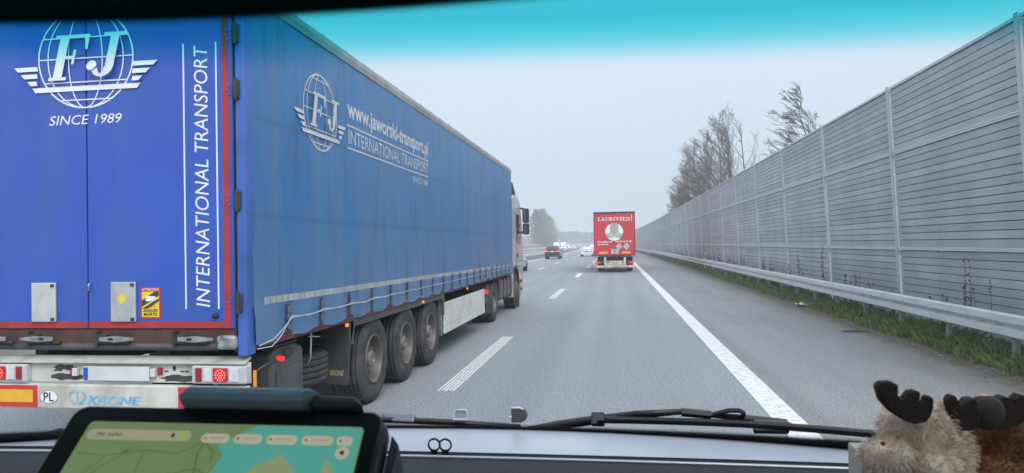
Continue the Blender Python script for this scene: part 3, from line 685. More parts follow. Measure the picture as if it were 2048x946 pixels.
# warning sticker
st = MB().box(-3.765, -3.59, RY - .001, YB - .001, 1.315, 1.565).build('warning_sticker', M_REDTAPE, TR)
MB().box(-3.752, -3.603, RY - .003, RY - .0015, 1.328, 1.53).build('yellow_field', pm('sticker_yel2', (.78, .58, .05), .5, var=.05), st)
MB().add([(-3.752, RY-.005, 1.46), (-3.752, RY-.005, 1.41), (-3.603, RY-.005, 1.50), (-3.603, RY-.005, 1.53), (-3.64, RY-.005, 1.53)], [(0, 1, 2, 3, 4)]).add([(-3.752, RY-.005, 1.395), (-3.70, RY-.005, 1.395), (-3.603, RY-.005, 1.455), (-3.603, RY-.005, 1.475)], [(0, 1, 2, 3)]).build('dark_band', M_CHAS, st)
MB().box(-3.715, -3.645, RY - .009, RY - .0065, 1.455, 1.495).prism([(-3.645, RY-.009, 1.455), (-3.622, RY-.009, 1.465), (-3.63, RY-.009, 1.49), (-3.645, RY-.009, 1.495)], (0, .0025, 0)).build('lorry_print', M_WHITE, st)
MB().strip2([(0, 0), (.045, .0), (.0, .03), (0, 0)], .003, (1, 0, 0), (0, 0, 1), (-3.67, RY - .007, 1.41)).build('triangle_print', M_CHAS, st)
text(MB(), 'att', (-3.752, RY - .004, 1.538), (.149, 0, 0), (0, 0, .019)).build('lettering', M_WHITE, st)
text(MB(), 'ang', (-3.74, RY - .006, 1.368), (.125, 0, 0), (0, 0, .024)).build('lettering', M_BLK, st)
text(MB(), 'mor', (-3.735, RY - .006, 1.338), (.115, 0, 0), (0, 0, .024)).build('lettering', M_BLK, st)
MB().lathe([(0, .024), (.02, .022), (.025, .012), (.025, .001)], (-3.12, YB, 1.335), (0, -1, 0), 16).build('rubber_stop', M_BLK, TR)
MB().tube([(-4.215, YB - .01, 1.60), (-4.205, YB - .03, 1.58), (-4.215, YB - .012, 1.56), (-4.205, YB - .03, 1.545)], .008, 6).build('padlock_ring', M_STEEL, TR)
# rear sill with cam latches
MB().box(-5.5, -2.86, YB + .01, YB + .12, 1.07, ZB - .006).build('rear_sill', pm('rusty_sill', (.10, .045, .035), .7, var=.3, scale=6, dirt=(.035, .03, .03), dscale=5, damt=.95), TR)
MB().tube([(-5.5, YB + .02, 1.088), (-3.1, YB + .02, 1.088)], .03, 10).build('rubber_buffer', M_PLASTIC, TR, smooth=True)
for x in (-5.05, -4.62, -4.0, -3.32):
    s_ = 1 if x > -4.3 else -1
    l = MB().box(x - .14, x + .14, YB - .03, YB + .012, 1.115, 1.135).box(x - .14, x - .05 , YB - .04, YB + .012, 1.12, 1.19).box(x - .15, x - .125, YB - .045, YB + .02, 1.1, 1.22).build('door_latch', M_CHAS, TR, bevel=.004)
    MB().prism([(x - .1*s_, YB - .05, 1.14), (x + .04*s_, YB - .05, 1.13), (x + .2*s_, YB - .05, 1.145), (x + .2*s_, YB - .05, 1.165), (x + .05*s_, YB - .05, 1.18), (x - .1*s_, YB - .05, 1.172)], (0, .012, 0)).build('latch_handle', M_STEEL, l, bevel=.003)
    MB().box(x - .02, x + .02, YB - .054, YB - .049, 1.148, 1.165).build('slot', M_BLK, l)
MB().box(-3.09, -2.93, YB - .05, YB + .01, 1.075, 1.185).build('corner_casting', pm('worn_casting', (.4, .42, .44), .5, .5, var=.4, scale=14, dirt=(.1, .09, .09), dscale=16, damt=.9), TR, bevel=.02)
# lamp carrier, bumper, lamps
M_CREAM = pm('bumper_cream', (.60, .59, .53), .5, var=.12, scale=4, dirt=(.27, .22, .16), dscale=4, damt=.8, dstretch=(1, 1, .4))
M_WORN = pm('worn_patch', (.05, .052, .055), .7, var=.3, scale=9)
MB().prism([(-5.5, YB - .01, .952), (-5.5, YB - .012, .966), (-5.5, YB + .07, 1.012), (-5.5, YB + .09, .99)], (2.63, 0, 0)).build('lamp_carrier_hood', pm('carrier_hood', (.5, .5, .46), .5, var=.15, scale=5, dirt=(.25, .23, .2), dscale=5, damt=.8), TR, bevel=.006)
MB().box(-5.5, -2.86, YB + .03, YB + .06, .80, .965).build('lamp_carrier', M_CREAM, TR)
for i_, (cx_, cz_, a_, b_) in enumerate(((-4.45, .84, .16, .028), (-4.48, .915, .10, .022), (-3.46, .835, .15, .028))):
    MB().add([(cx_ + a_*math.cos(t_*.3927)*(1 + .2*math.sin(t_*3.1 + i_)), YB + .028, cz_ + b_*math.sin(t_*.3927)*(1 + .3*math.cos(t_*2.3 + i_))) for t_ in range(16)], [tuple(range(16))]).build('worn_patch', M_WORN, TR)
for x in (-4.44, -3.50): MB().disc((x, YB + .027, .915), (.014, 0, 0), (0, 0, .022)).build('mounting_hole', M_BLK, TR)
for x in (-4.56, -4.52, -4.37, -3.57, -3.43, -3.39): MB().box(x - .016, x + .016, YB + .0265, YB + .029, .885, .895).build('slot_hole', M_BLK, TR)
MB().box(-5.5, -2.855, YB - .03, YB + .04, .592, .785).build('underrun_bumper', M_CREAM, TR, bevel=.01)
BY = YB - .032
for x0, x1 in ((-5.3, -4.675), (-3.43, -2.862)):
    bd = MB().box(x0, x1, BY, BY + .0015, .60, .778).build('marker_board', M_REDTAPE, TR)
    MB().box(x0 + .04, x1 - .04, BY - .003, BY - .001, .64, .742).build('yellow_field', M_YEL, bd)
ov = MB().disc((-4.57, BY - .0005, .685), (.083, 0, 0), (0, 0, .055), 32).build('country_sticker', M_WHITE, TR)
MB().strip2([(.08*math.cos(a*.2), .052*math.sin(a*.2)) for a in range(33)], .003, (1, 0, 0), (0, 0, 1), (-4.57, BY - .0015, .685)).build('border', M_CHAS, ov)
text(MB(), 'pl', (-4.617, BY - .002, .65), (.092, 0, 0), (0, 0, .072)).build('lettering', M_BLK, ov)
M_KB = pm('worn_blue_print', (.13, .38, .66), .5, var=.1, scale=9, dirt=(.6, .62, .6), dscale=16, damt=.75)
text(MB(), 'krone', (-4.225, BY - .001, .628), (.475, 0, 0), (0, 0, .072)).build('lettering', M_KB, TR)
def crown(o, ex, ey, s_, parent, mat):
    m = MB(); o, ex, ey = Vector(o), Vector(ex), Vector(ey)
    m.strip2([(-.6*s_, -.62*s_), (.6*s_, -.62*s_)], .18*s_, ex, ey, o)
    for sg in (-1, 1): m.strip2([(sg*s_*(.22 + .62*math.sin(a)), s_*(.05 + .5*math.cos(a))) for a in [.15 + .28*i for i in range(10)]], .2*s_, ex, ey, o)
    m.strip2([(0, -.4*s_), (0, .3*s_)], .14*s_, ex, ey, o); m.strip2([(-.17*s_, .55*s_), (0, .32*s_)], .12*s_, ex, ey, o); m.strip2([(.17*s_, .55*s_), (0.02*s_, .32*s_)], .12*s_, ex, ey, o)
    return m.build('crown_emblem', mat, parent)
crown((-4.315, BY - .001, .69), (1, 0, 0), (0, 0, 1), .085, TR, M_KB)
for x0 in (-5.24, -3.315):
    h = MB().box(x0, x0 + .46, YB - .03, YB + .05, .805, .945).build('tail_lamp', pm('lamp_housing', (.5, .51, .52), .4, var=.1, scale=12), TR, bevel=.012)
    mir = x0 < -5
    def seg(a, b): return (x0 + .46 - b, x0 + .46 - a) if mir else (x0 + a, x0 + b)
    for (a, b), mt, nm in (((.035, .09), M_REDREF, 'reflector'), ((.105, .175), M_CLEAR, 'reversing_lens'), ((.185, .31), M_LITDIM, 'brake_lens'), ((.32, .40), M_CLEAR, 'indicator_lens')):
        q0, q1 = seg(a, b); l = MB().box(q0, q1, YB - .04, YB - .028, .822, .93).build(nm, mt, h, bevel=.006)
        if nm == 'brake_lens':
            d_ = MB(); cx_ = (q0 + q1) / 2
            for rr, cnt in ((0, 1), (.02, 6), (.04, 12)):
                for k in range(cnt): a_ = 2*math.pi*k/cnt; d_.disc((cx_ + rr*math.cos(a_), YB - .0415, .876 + rr*math.sin(a_)), (.007, 0, 0), (0, 0, .007), 8)
            d_.build('diode', M_DIODE, h)
np_ = MB().box(-4.285, -3.70, YB - .004, YB + .006, .815, .93).build('number_plate', pm('plate_white', (.66, .67, .67), .45, var=.1, scale=8, dirt=(.4, .4, .4), dscale=4, damt=.5), TR, bevel=.004)
MB().box(-4.278, -4.24, YB - .007, YB - .005, .822, .922).build('blue_strip', pm('plate_blue', (.02, .09, .4), .5), np_)
for x in (-4.36, -3.67): MB().box(x - .022, x + .022, YB - .01, YB + .025, .85, .915).build('plate_lamp', M_CLEAR, TR, bevel=.006)
for x in (-4.40, -3.62): MB().box(x - .02, x + .02, YB + .02, YB + .03, .86, .92).build('red_reflector', M_REDREF, TR)
# marker lamp on its rubber arm, amber reflector
MB().tube([(-2.9, YB + .1, .84), (-2.84, YB + .2, .9), (-2.74, YB + .3, .955)], .018, 8).build('lamp_arm', M_BLK, TR, smooth=True)
MB().box(-2.765, -2.70, YB + .27, YB + .31, .935, .975).build('marker_lamp', M_LITRED, TR, bevel=.01)
MB().box(-2.84, -2.815, YB + .05, YB + .06, .77, .9).build('amber_reflector', M_ORR, TR)
# chassis
for x in (-4.75, -3.65): MB().box(x - .06, x + .06, YB + .1, YF - .3, .82, 1.06).build('chassis_rail', M_CHAS, TR)
MB().box(XL + .02, XR - .03, YB + .1, YF, 1.06, 1.13).build('floor_frame', M_REDFRAME, TR)
MB().box(XR - .028, XR - .006, YB + .13, YF, 1.055, 1.128).build('side_rail', M_REDFRAME, TR)
for y in (8.1, 9.42, 10.74): MB().lathe([(0, .08), (2.0, .08)], (-5.2, y, .52), (1, 0, 0), 12).build('axle', M_CHAS, TR)
for x, s_ in ((XR - .03, 1), (XL + .03, -1)):
    for y in (8.1, 9.42, 10.74): wheel('wheel', (x, y, .52), TR, s_)
# tool box
MB().prism([(-2.93, 5.62, .50), (-2.93, 6.26, .50), (-2.93, 6.26, .93), (-2.93, 6.10, .99), (-2.93, 5.72, .99), (-2.93, 5.62, .94)], (-.5, 0, 0)).build('tool_box', M_PLASTIC, TR, bevel=.02)
MB().box(-2.93, -2.915, 5.72, 6.18, .54, .80).build('tool_box_door', M_PLASTIC, TR, bevel=.012)
MB().box(-3.3, -2.95, 5.70, 6.18, .99, 1.015).build('tool_box_lid', M_PLASTIC, TR, bevel=.01)
MB().box(-2.95, -2.9, 5.85, 6.0, .9, .96).build('tool_box_latch', M_CHAS, TR, bevel=.01)
text(MB(), 'krone', (-2.913, 5.86, .645), (0, .29, 0), (0, 0, .07)).build('lettering', pm('emboss', (.09, .095, .1), .5), TR)
crown((-2.913, 5.80, .685), (0, 1, 0), (0, 0, 1), .045, TR, MATS['emboss'])
MB().tube([(-2.96, 6.40, .72), (-2.93, 6.41, .8), (-2.92, 6.42, 1.04), (-2.93, 6.38, 1.075), (-3.0, 6.3, 1.08)], .011, 6).build('hook_rod', M_STEEL, TR, smooth=True)
# spare wheel lying flat in its cradle
sp_ = [(-.30, .30), (-.30, .44), (-.27, .50)]
for k in range(4):
    a = -.26 + .058*k; sp_ += [(a, .515), (a + .047, .515), (a + .048, .5), (a + .057, .5)]
sp_ += [(-.02, .515), (0, .50), (.015, .44), (.012, .36), (0, .30)]
MB().lathe(sp_, (-3.44, 6.72, .78), (0, 0, 1), 40).build('spare_tyre', M_TYRE, TR, smooth=True)
# mudguard, flap and fender rail
MB().prism([(-3.24, 7.36, .83), (-2.87, 7.30, .80), (-2.86, 7.30, 1.055), (-3.24, 7.36, 1.055)], (0, .02, 0)).build('mudguard', M_PLASTIC, TR)
MB().prism([(-2.885, 7.30, .80), (-2.86, 7.28, .80), (-2.86, 7.28, 1.055), (-2.885, 7.30, 1.055)], (0, .09, 0)).build('mudguard_edge', M_PLASTIC, TR)
fl = MB().prism([(-3.24, 7.34, .37), (-2.90, 7.28, .36), (-2.868, 7.28, .81), (-3.24, 7.34, .815)], (0, .012, 0)).build('mud_flap', M_PLASTIC, TR)
text(MB(), 'krone', (-3.12, 7.312, .46), (.175, -.031, 0), (0, 0, .062)).build('lettering', pm('print_gold', (.5, .42, .22), .5), fl)
MB().prism([(XR - .01, 7.28, 1.055), (XR - .01, 7.28, .80), (XR - .01, 7.36, .94), (XR - .01, 7.42, .985), (XR - .01, 11.3, .985), (XR - .01, 11.42, .93), (XR - .01, 11.42, .7), (XR - .01, 11.5, .7), (XR - .01, 11.5, 1.055)], (-.03, 0, 0)).build('fender_rail', M_PLASTIC, TR, bevel=.004)
MB().prism([(-3.25, 7.36, .83), (-3.25, 7.40, 1.06), (-3.25, 11.45, 1.06), (-3.25, 11.45, 1.045), (-3.25, 7.44, 1.045)], (.39, 0, 0)).build('fender_cover', M_PLASTIC, TR)
for y in (7.15, 10.15, 13.3): MB().box(XR - .01, XR + .015, y - .03, y + .03, 1.012, 1.045).build('side_marker_lamp', M_LITAMB, TR, bevel=.006)
# pallet box with white side
MB().box(-3.4, -2.9, 11.58, 15.22, .42, .86).build('pallet_box', M_CHAS, TR, bevel=.02)
M_SKIRT = pm('skirt_white', (.66, .66, .63), .5, var=.06, scale=2, dirt=(.42, .40, .35), dscale=2.2, damt=.6, dstretch=(1, 1, 1))
MB().box(-2.9, -2.875, 11.55, 15.24, .50, .90).build('side_skirt', M_SKIRT, TR, bevel=.006)
MB().box(-2.9, -2.872, 11.55, 15.24, .375, .494).build('side_skirt', M_SKIRT, TR, bevel=.006)
for y in (12.4, 13.2, 14.0): MB().box(-3.2, -2.92, y, y + .1, .86, .90).build('lid_rib', M_CHAS, TR)
MB().box(-2.95, -2.90, 11.42, 11.5, .36, .95).build('skirt_bracket', M_STEEL, TR)
for y in (16.2,): MB().box(-4.9, -3.5, y, y + .1, .3, 1.06).build('landing_leg', M_CHAS, TR)
# side lettering (reads towards the front of the trailer), lying on the curtain
def conform(m):
    m.v = [(curt_x(q[1], q[2]) + .003 + (q[0] - XR), q[1], q[2]) for q in m.v]; return m
o = globe((XR, 6.535, 3.185), (0, 1, 0), (0, 0, 1), (1, 0, 0), .395, .372, TR, M_SILV, 1.1)
for v_ in o.data.vertices: v_.co.x += curt_x(v_.co.y + YB, v_.co.z) + .003 - XR
for k_, y_, z_, w_, h_ in (('www', 7.22, 3.205, 3.36, .27), ('int', 7.24, 2.985, 3.34, .155), ('since2', 9.72, 2.785, .84, .085)):
    conform(text(MB(), k_, (XR, y_, z_), (0, w_, 0), (0, 0, h_))).build('lettering', M_SILV, TR)
for z in (3.182, 2.935): conform(MB().grid([[(XR, 7.2 + 3.4*i/20, z + d) for i in range(21)] for d in (-.009, .009)])).build('trim_line', M_SILV, TR)

# ------------------------------------------------------------------ tractor unit in front of it
M_CAB = pm('cab_silver', (.52, .53, .55), .35, .25, var=.05, scale=2, dirt=(.36, .36, .36), dscale=2, damt=.5, coat=.4)
TU = thing('tractor_unit', (-4.2, 20.6, 0), 'silver tractor unit with tall black mirrors pulling the blue trailer', 'truck')
CR_ = -2.93
side = [(19.98, 1.05), (20.0, 3.22), (20.35, 3.34), (21.2, 3.36), (21.75, 3.2), (22.12, 2.65), (22.28, 1.75), (22.32, .55), (22.1, .38), (21.55, .38), (21.30, .95), (20.95, 1.18), (20.6, 1.22), (20.25, 1.18), (20.05, 1.05)]
MB().prism([(CR_, y, z) for y, z in side], (-2.5, 0, 0)).build('cab', M_CAB, TR if False else TU, bevel=.07, seg=3)
MB().prism([(CR_ + .004, 20.85, 1.95), (CR_ + .004, 20.85, 2.78), (CR_ + .004, 21.55, 2.78), (CR_ + .004, 21.98, 2.05), (CR_ + .004, 21.5, 1.85)], (-.03, 0, 0)).build('door_window', M_GLASSD, TU)
MB().box(CR_ - .002, CR_ + .006, 20.80, 20.815, 1.2, 2.85).box(CR_ - .002, CR_ + .006, 20.815, 21.9, 1.2, 1.215).build('door_seam', M_BLK, TU)
MB().box(CR_ - .002, CR_ + .02, 20.9, 21.05, 1.5, 1.6).build('door_handle', M_BLK, TU, bevel=.006)
MB().prism([(CR_ - .05, 19.55, 1.4), (CR_ - .05, 20.0, 1.4), (CR_ - .02, 20.0, 3.2), (CR_ - .05, 19.55, 3.2)], (.04, 0, 0)).build('side_deflector', M_CAB, TU, bevel=.01)
MB().prism([(CR_ - .03, 19.9, 3.30), (CR_ - .03, 19.9, 3.72), (CR_ - .03, 20.5, 3.70), (CR_ - .03, 21.0, 3.45), (CR_ - .03, 21.1, 3.30)], (-2.2, 0, 0)).build('roof_deflector', M_CHAS, TU, bevel=.03)
# wheel arch, steps, front corner
MB().lathe([(-.3, .60), (.012, .60), (.018, .66), (-.3, .66)], (CR_, 20.62, .56), (1, 0, 0), 40).build('wheel_arch', M_BLK, TU)
MB().box(CR_ - .3, CR_ + .008, 21.25, 22.2, .32, .95).build('step_panel', M_CAB, TU, bevel=.05)
for z in (.45, .7): MB().box(CR_ - .2, CR_ + .012, 21.4, 21.9, z, z + .08).build('step', M_BLK, TU)
MB().box(CR_ + .004, CR_ + .03, 21.32, 21.40, .86, .94).build('side_marker_lamp', M_LITAMB, TU)
# mirror
mr = MB().box(-2.86, -2.665, 21.72, 21.98, 2.55, 3.0).build('mirror_housing', M_BLK, TU, bevel=.05, seg=3)
MB().box(-2.86, -2.665, 21.72, 21.98, 2.18, 2.53).build('mirror_housing', M_BLK, TU, bevel=.05, seg=3)
M_MIRR = pm('mirror_glass', (.16, .18, .2), .03, 1.0, var=.0)
MB().box(-2.845, -2.68, 21.71, 21.718, 2.58, 2.97).build('mirror_glass', M_MIRR, TU); MB().box(-2.845, -2.68, 21.71, 21.718, 2.21, 2.5).build('mirror_glass', M_MIRR, TU)
for z in (2.2, 2.95): MB().tube([(CR_ - .05, 21.75, z + .05), (-2.85, 21.8, z + .05), (-2.8, 21.85, z)], .03, 8).build('mirror_arm', M_BLK, TU)
wheel('wheel', (-2.93, 20.62, .51), TU, 1, r=.51, w_=.31, dish=-.04); wheel('wheel', (-5.42, 20.62, .51), TU, -1, r=.51, w_=.31, dish=-.04)
wheel('wheel', (-2.93, 16.86, .51), TU, 1, r=.51, w_=.58, dish=.16); wheel('wheel', (-5.42, 16.86, .51), TU, -1, r=.51, w_=.58, dish=.16)
for x in (-4.6, -3.75): MB().box(x - .05, x + .05, 15.6, 21.8, .7, .98).build('chassis_rail', M_CHAS, TU)
MB().box(-4.8, -3.5, 16.3, 17.6, .98, 1.05).build('fifth_wheel', M_CHAS, TU, bevel=.02)
# drive wheel mudguard with flap and lit lamp
MB().lathe([(-.58, .56), (.01, .56), (.01, .60), (-.58, .60)], (-2.93, 16.86, .53), (1, 0, 0), 40)
ar = MB(); a0 = [R(-8 + 188*i/20) for i in range(21)]
ar.grid([[(xx, 16.86 - math.cos(a)*.60, .53 + math.sin(a)*.56) for a in a0] for xx in (-3.5, -2.93, -2.91)])
ar.build('drive_mudguard', M_PLASTIC, TU, smooth=True)
MB().box(-3.5, -2.93, 16.22, 16.24, .25, .62).build('mud_flap', M_PLASTIC, TU); MB().box(-3.45, -2.95, 15.85, 16.2, .5, .95).build('lamp_bracket', M_PLASTIC, TU, bevel=.03)
MB().box(-3.02, -2.9, 15.80, 15.85, .74, .84).build('tail_lamp', M_LITRED, TU, bevel=.01)
# fuel tank and side fairing
M_TANK = pm('tank_grey', (.16, .165, .165), .5, .5, var=.15, scale=3, dirt=(.10, .095, .09), dscale=4, damt=.8)
MB().prism([(-2.97, 17.75, .42), (-2.93, 17.75, .52), (-2.93, 17.75, .92), (-2.97, 17.75, 1.0), (-3.5, 17.75, 1.0), (-3.5, 17.75, .42)], (0, 2.15, 0)).build('fuel_tank', M_TANK, TU, bevel=.03, seg=3)
for y in (18.2, 18.8, 19.4): MB().box(-3.0, -2.915, y, y + .05, .43, 1.008).build('tank_band', M_CHAS, TU)
MB().box(-3.4, -2.92, 19.93, 20.02, .35, 1.5).build('cab_rear_fairing', M_CAB, TU, bevel=.02)
HAZE = 0.0017
# ------------------------------------------------------------------ red semi-trailer ahead
RYB = 45.0; RX = -0.03
M_RED = pm('trailer_red', (.56, .03, .05), .42, var=.08, scale=1.5, dirt=(.42, .04, .06), dscale=2, damt=.5, coat=.2)
M_REDC = pm('curtain_red', (.48, .03, .05), .55, var=.1, scale=1.5)
RT = thing('semi_trailer', (RX, RYB, 0), 'red box-shaped semi-trailer with white round logo driving ahead in the same lane', 'trailer')
rx = lambda q: RX + (q - 374) / 196.0
rz = lambda q: (134.5 - q / 6.31) / 31.1
xl, xr = RX - 1.30, RX + 1.30
MB().box(xl + .02, xr - .02, RYB + .03, RYB + 13.6, 1.1, 3.85).build('body', M_REDC, RT, bevel=.01)
for a, b in ((xl + .05, RX - .005), (RX + .005, xr - .05)): MB().box(a, b, RYB, RYB + .03, 1.12, 3.76).build('door', M_RED, RT, bevel=.006)
for x in (xl + .02, xr - .02): MB().box(x - .03, x + .03, RYB - .01, RYB + .1, 1.08, 3.80).build('corner_post', pm('post_red', (.33, .03, .045), .5, var=.1), RT)
MB().box(xl - .02, xr + .02, RYB - .02, RYB + .2, 3.77, 3.87).build('roof_header', M_CHAS, RT, bevel=.01)
ry = RYB - .004
SER = {
 'L': (.8, [[(0,0),(.8,0),(.8,.12),(0,.12)], [(.72,.12),(.8,.12),(.8,.34),(.76,.34)], [(.12,.12),(.34,.12),(.34,.9),(.12,.9)], [(0,.9),(.46,.9),(.46,1),(0,1)]]),
 'A': (1.0, [[(0,0),(.34,0),(.34,.1),(0,.1)], [(.6,0),(1,0),(1,.1),(.6,.1)], [(.1,.1),(.22,.1),(.5,.85),(.46,1)], [(.46,1),(.58,1),(.92,.1),(.66,.1)], [(.27,.3),(.66,.3),(.64,.38),(.3,.38)]]),
 'U': (.95, [[(0,.9),(.42,.9),(.42,1),(0,1)], [(.62,.9),(.95,.9),(.95,1),(.62,1)], [(.1,.2),(.32,.2),(.32,.9),(.1,.9)], [(.74,.2),(.84,.2),(.84,.9),(.74,.9)], [(.1,.2),(.2,.05),(.45,0),(.7,.05),(.84,.2),(.74,.2),(.62,.1),(.45,.1),(.32,.2)]]),
 'R': (.95, [[(0,0),(.46,0),(.46,.1),(0,.1)], [(.12,.1),(.34,.1),(.34,.9),(.12,.9)], [(0,.9),(.6,.9),(.78,.97),(.6,1),(0,1)], [(.56,.5),(.78,.55),(.84,.72),(.78,.9),(.6,.9),(.6,.6),(.5,.58)], [(.34,.46),(.56,.46),(.56,.54),(.34,.54)], [(.42,.46),(.6,.46),(.95,0),(.68,0)]]),
 'I': (.48, [[(0,0),(.48,0),(.48,.1),(0,.1)], [(.13,.1),(.35,.1),(.35,.9),(.13,.9)], [(0,.9),(.48,.9),(.48,1),(0,1)]]),
 'T': (.85, [[(.2,0),(.65,0),(.65,.1),(.2,.1)], [(.32,.1),(.54,.1),(.54,.9),(.32,.9)], [(0,.9),(.85,.9),(.85,1),(0,1)], [(0,.68),(.05,.68),(.14,.9),(0,.9)], [(.8,.68),(.85,.68),(.85,.9),(.71,.9)]]),
 'Z': (.8, [[(0,0),(.8,0),(.8,.1),(0,.1)], [(0,.9),(.8,.9),(.8,1),(0,1)], [(0,.1),(.28,.1),(.8,.9),(.52,.9)], [(.76,.1),(.8,.1),(.8,.32),(.75,.32)], [(0,.68),(.05,.68),(.04,.9),(0,.9)]]),
 'E': (.8, [[(0,0),(.8,0),(.8,.1),(0,.1)], [(0,.9),(.76,.9),(.76,1),(0,1)], [(.12,.1),(.34,.1),(.34,.9),(.12,.9)], [(.34,.46),(.56,.46),(.56,.54),(.34,.54)], [(.75,.1),(.8,.1),(.8,.32),(.76,.32)], [(.71,.7),(.76,.7),(.76,.9),(.71,.9)]]),
 'N': (1.0, [[(0,0),(.34,0),(.34,.1),(0,.1)], [(.12,.1),(.22,.1),(.22,.9),(.12,.9)], [(0,.9),(.3,.9),(.3,1),(0,1)], [(.22,.9),(.42,.9),(.88,.1),(.78,.0),(.7,.0)], [(.78,.12),(.88,.12),(.88,.9),(.78,.9)], [(.66,.9),(1,.9),(1,1),(.66,1)]])}
m = MB(); tot = sum(SER[c][0] for c in 'LAURITZEN') + .12 * 8; u0 = 0; x0, x1, za, zb = rx(172), rx(570), rz(198), rz(158)
for c in 'LAURITZEN':
    for i, p in enumerate(SER[c][1]): m.add([(x0 + (x1 - x0) * (u0 + a) / tot, ry - .0008 * i, za + (zb - za) * b) for a, b in p], [tuple(range(len(p)))])
    u0 += SER[c][0] + .12
m.build('lettering', M_WHITE, RT)
MB().box(rx(586), rx(592), ry - .002, ry + .003, rz(214), rz(128)).box(rx(470), rx(572), ry - .002, ry + .003, rz(206), rz(203)).build('trim_line', M_WHITE, RT)
dk = MB().disc((rx(373), ry, rz(340)), (.575, 0, 0), (0, 0, .575), 40).build('logo_disc', M_WHITE, RT)
MB().strip2([(.58*math.cos(a*.157), .58*math.sin(a*.157)) for a in range(41)], .025, (1, 0, 0), (0, 0, 1), (rx(373), ry - .001, rz(340))).build('border', M_CHAS, dk)
lm = MB(); k = 0
for sg in (-1, 1):
    for i, d in enumerate((.03, .10, .17, .24)):
        top = math.sqrt(max(0, .56**2 - d*d)); zz = -.14 - .07*(3 - i); end = math.sqrt(.56**2 - zz*zz)
        k += 1; lm.strip2([(sg*d, top), (sg*d, zz + .12), (sg*(d + .03), zz + .03), (sg*(d + .12), zz), (sg*end, zz)], .034, (1, 0, 0), (0, 0, 1), (rx(373), ry - .002 - .0004*k, rz(340)))
lm.build('logo_lines', pm('logo_dark', (.05, .015, .02), .5), dk)
text(MB(), 'book', (rx(163), ry, rz(476)), (rx(350) - rx(163), 0, 0), (0, 0, .12)).build('lettering', M_WHITE, RT)
text(MB(), 'lauri', (rx(163), ry, rz(504)), (rx(300) - rx(163), 0, 0), (0, 0, .1)).build('lettering', M_WHITE, RT)
text(MB(), 'tel', (rx(380), ry, rz(472)), (rx(583) - rx(380), 0, 0), (0, 0, .115)).build('lettering', M_WHITE, RT)
for x in (430, 520): 
    c_ = Vector((rx(x), RYB - .015, rz(525))); d_ = .24
    p = MB().prism([c_ + Vector((-d_, 0, 0)), c_ + Vector((0, 0, -d_)), c_ + Vector((d_, 0, 0)), c_ + Vector((0, 0, d_))], (0, .01, 0)).build('placard_frame', M_PLATEG, RT)
    MB().strip2([(.07, -.13), (.2, 0)], .02, (1, 0, 0), (0, 0, 1), c_ + Vector((-.02, -.003, -.02))).build('placard_bar', M_CHAS, p)
for a, b in ((182, 285), (463, 567)): MB().box(rx(a), rx(b), RYB - .012, RYB - .001, rz(612), rz(587)).build('yellow_label', M_YEL, RT)
for a, b in ((331, 373), (379, 423)): MB().box(rx(a), rx(b), RYB - .02, RYB - .001, rz(617), rz(556)).build('latch_plate', M_PLATEG, RT, bevel=.02)
MB().box(xl + .02, xr - .02, RYB + .01, RYB + .12, .98, 1.1).build('rear_sill', M_CHAS, RT)
for a, b in ((115, 175), (580, 635)): MB().box(rx(a), rx(b), RYB - .02, RYB + .1, 1.0, 1.07).build('sill_end', M_STEEL, RT)
for x in (252, 497): MB().box(rx(x) - .07, rx(x) + .07, RYB + .02, RYB + .1, .5, 1.0).build('bumper_hanger', M_CREAM, RT)
MB().box(rx(145), rx(610), RYB, RYB + .1, rz(788), rz(758)).build('underrun_bumper', M_CREAM, RT, bevel=.02)
text(MB(), 'krone', (rx(343), RYB - .004, rz(784)), (.5, 0, 0), (0, 0, .09)).build('lettering', M_CHAS, RT); crown((rx(325), RYB - .004, rz(773)), (1, 0, 0), (0, 0, 1), .06, RT, M_CHAS)
MB().box(rx(270), rx(480), RYB + .04, RYB + .07, rz(742), rz(700)).build('plate_carrier', M_CREAM, RT)
MB().box(rx(333), rx(425), RYB + .02, RYB + .038, rz(731), rz(709)).build('number_plate', M_YEL, RT)
MB().disc((rx(305), RYB + .036, rz(719)), (.06, 0, 0), (0, 0, .06), 16).build('round_reflector', M_REDREF, RT)
for x in (283, 465): MB().lathe([(0, .06), (.02, .06), (.021, .04)], (rx(x), RYB + .04, rz(719)), (0, -1, 0), 16).build('plate_lamp', M_CHAS, RT)
for a, b, s_ in ((146, 225, 1), (520, 606, -1)):
    h = MB().box(rx(a), rx(b), RYB + .02, RYB + .1, rz(738), rz(705)).build('tail_lamp', M_REDREF, RT, bevel=.01)
    for q in ((.12, .3), (.38, .56)):
        c0 = (rx(a) + (rx(b) - rx(a)) * (q[0] + q[1])/2) if s_ > 0 else (rx(b) - (rx(b) - rx(a)) * (q[0] + q[1])/2)
        MB().disc((c0, RYB + .017, rz(721)), (.055, 0, 0), (0, 0, .055), 16).build('brake_lens', M_LITRED, h)
for x in (122, 626): MB().box(rx(x) - .05, rx(x) + .05, RYB, RYB + .05, rz(783), rz(769)).build('marker_lamp', pm('lit_pink', (.5, .1, .1), .3, emit=(1, .25, .2), estr=.5), RT, bevel=.02)
for a, b in ((150, 222), (522, 602)):
    for yy in (2.6, 3.9, 5.2): wheel('wheel', ((rx(a) if a < 300 else rx(b)), RYB + yy, .52), RT, -1 if a < 300 else 1, big=False)
    MB().box(rx(a), rx(b), RYB + 1.7, RYB + 1.74, .22, 1.0).build('mud_flap', M_CHAS, RT)
MB().box(rx(260), rx(490), RYB + .6, RYB + 13, .7, 1.05).build('chassis_rail', M_CHAS, RT)

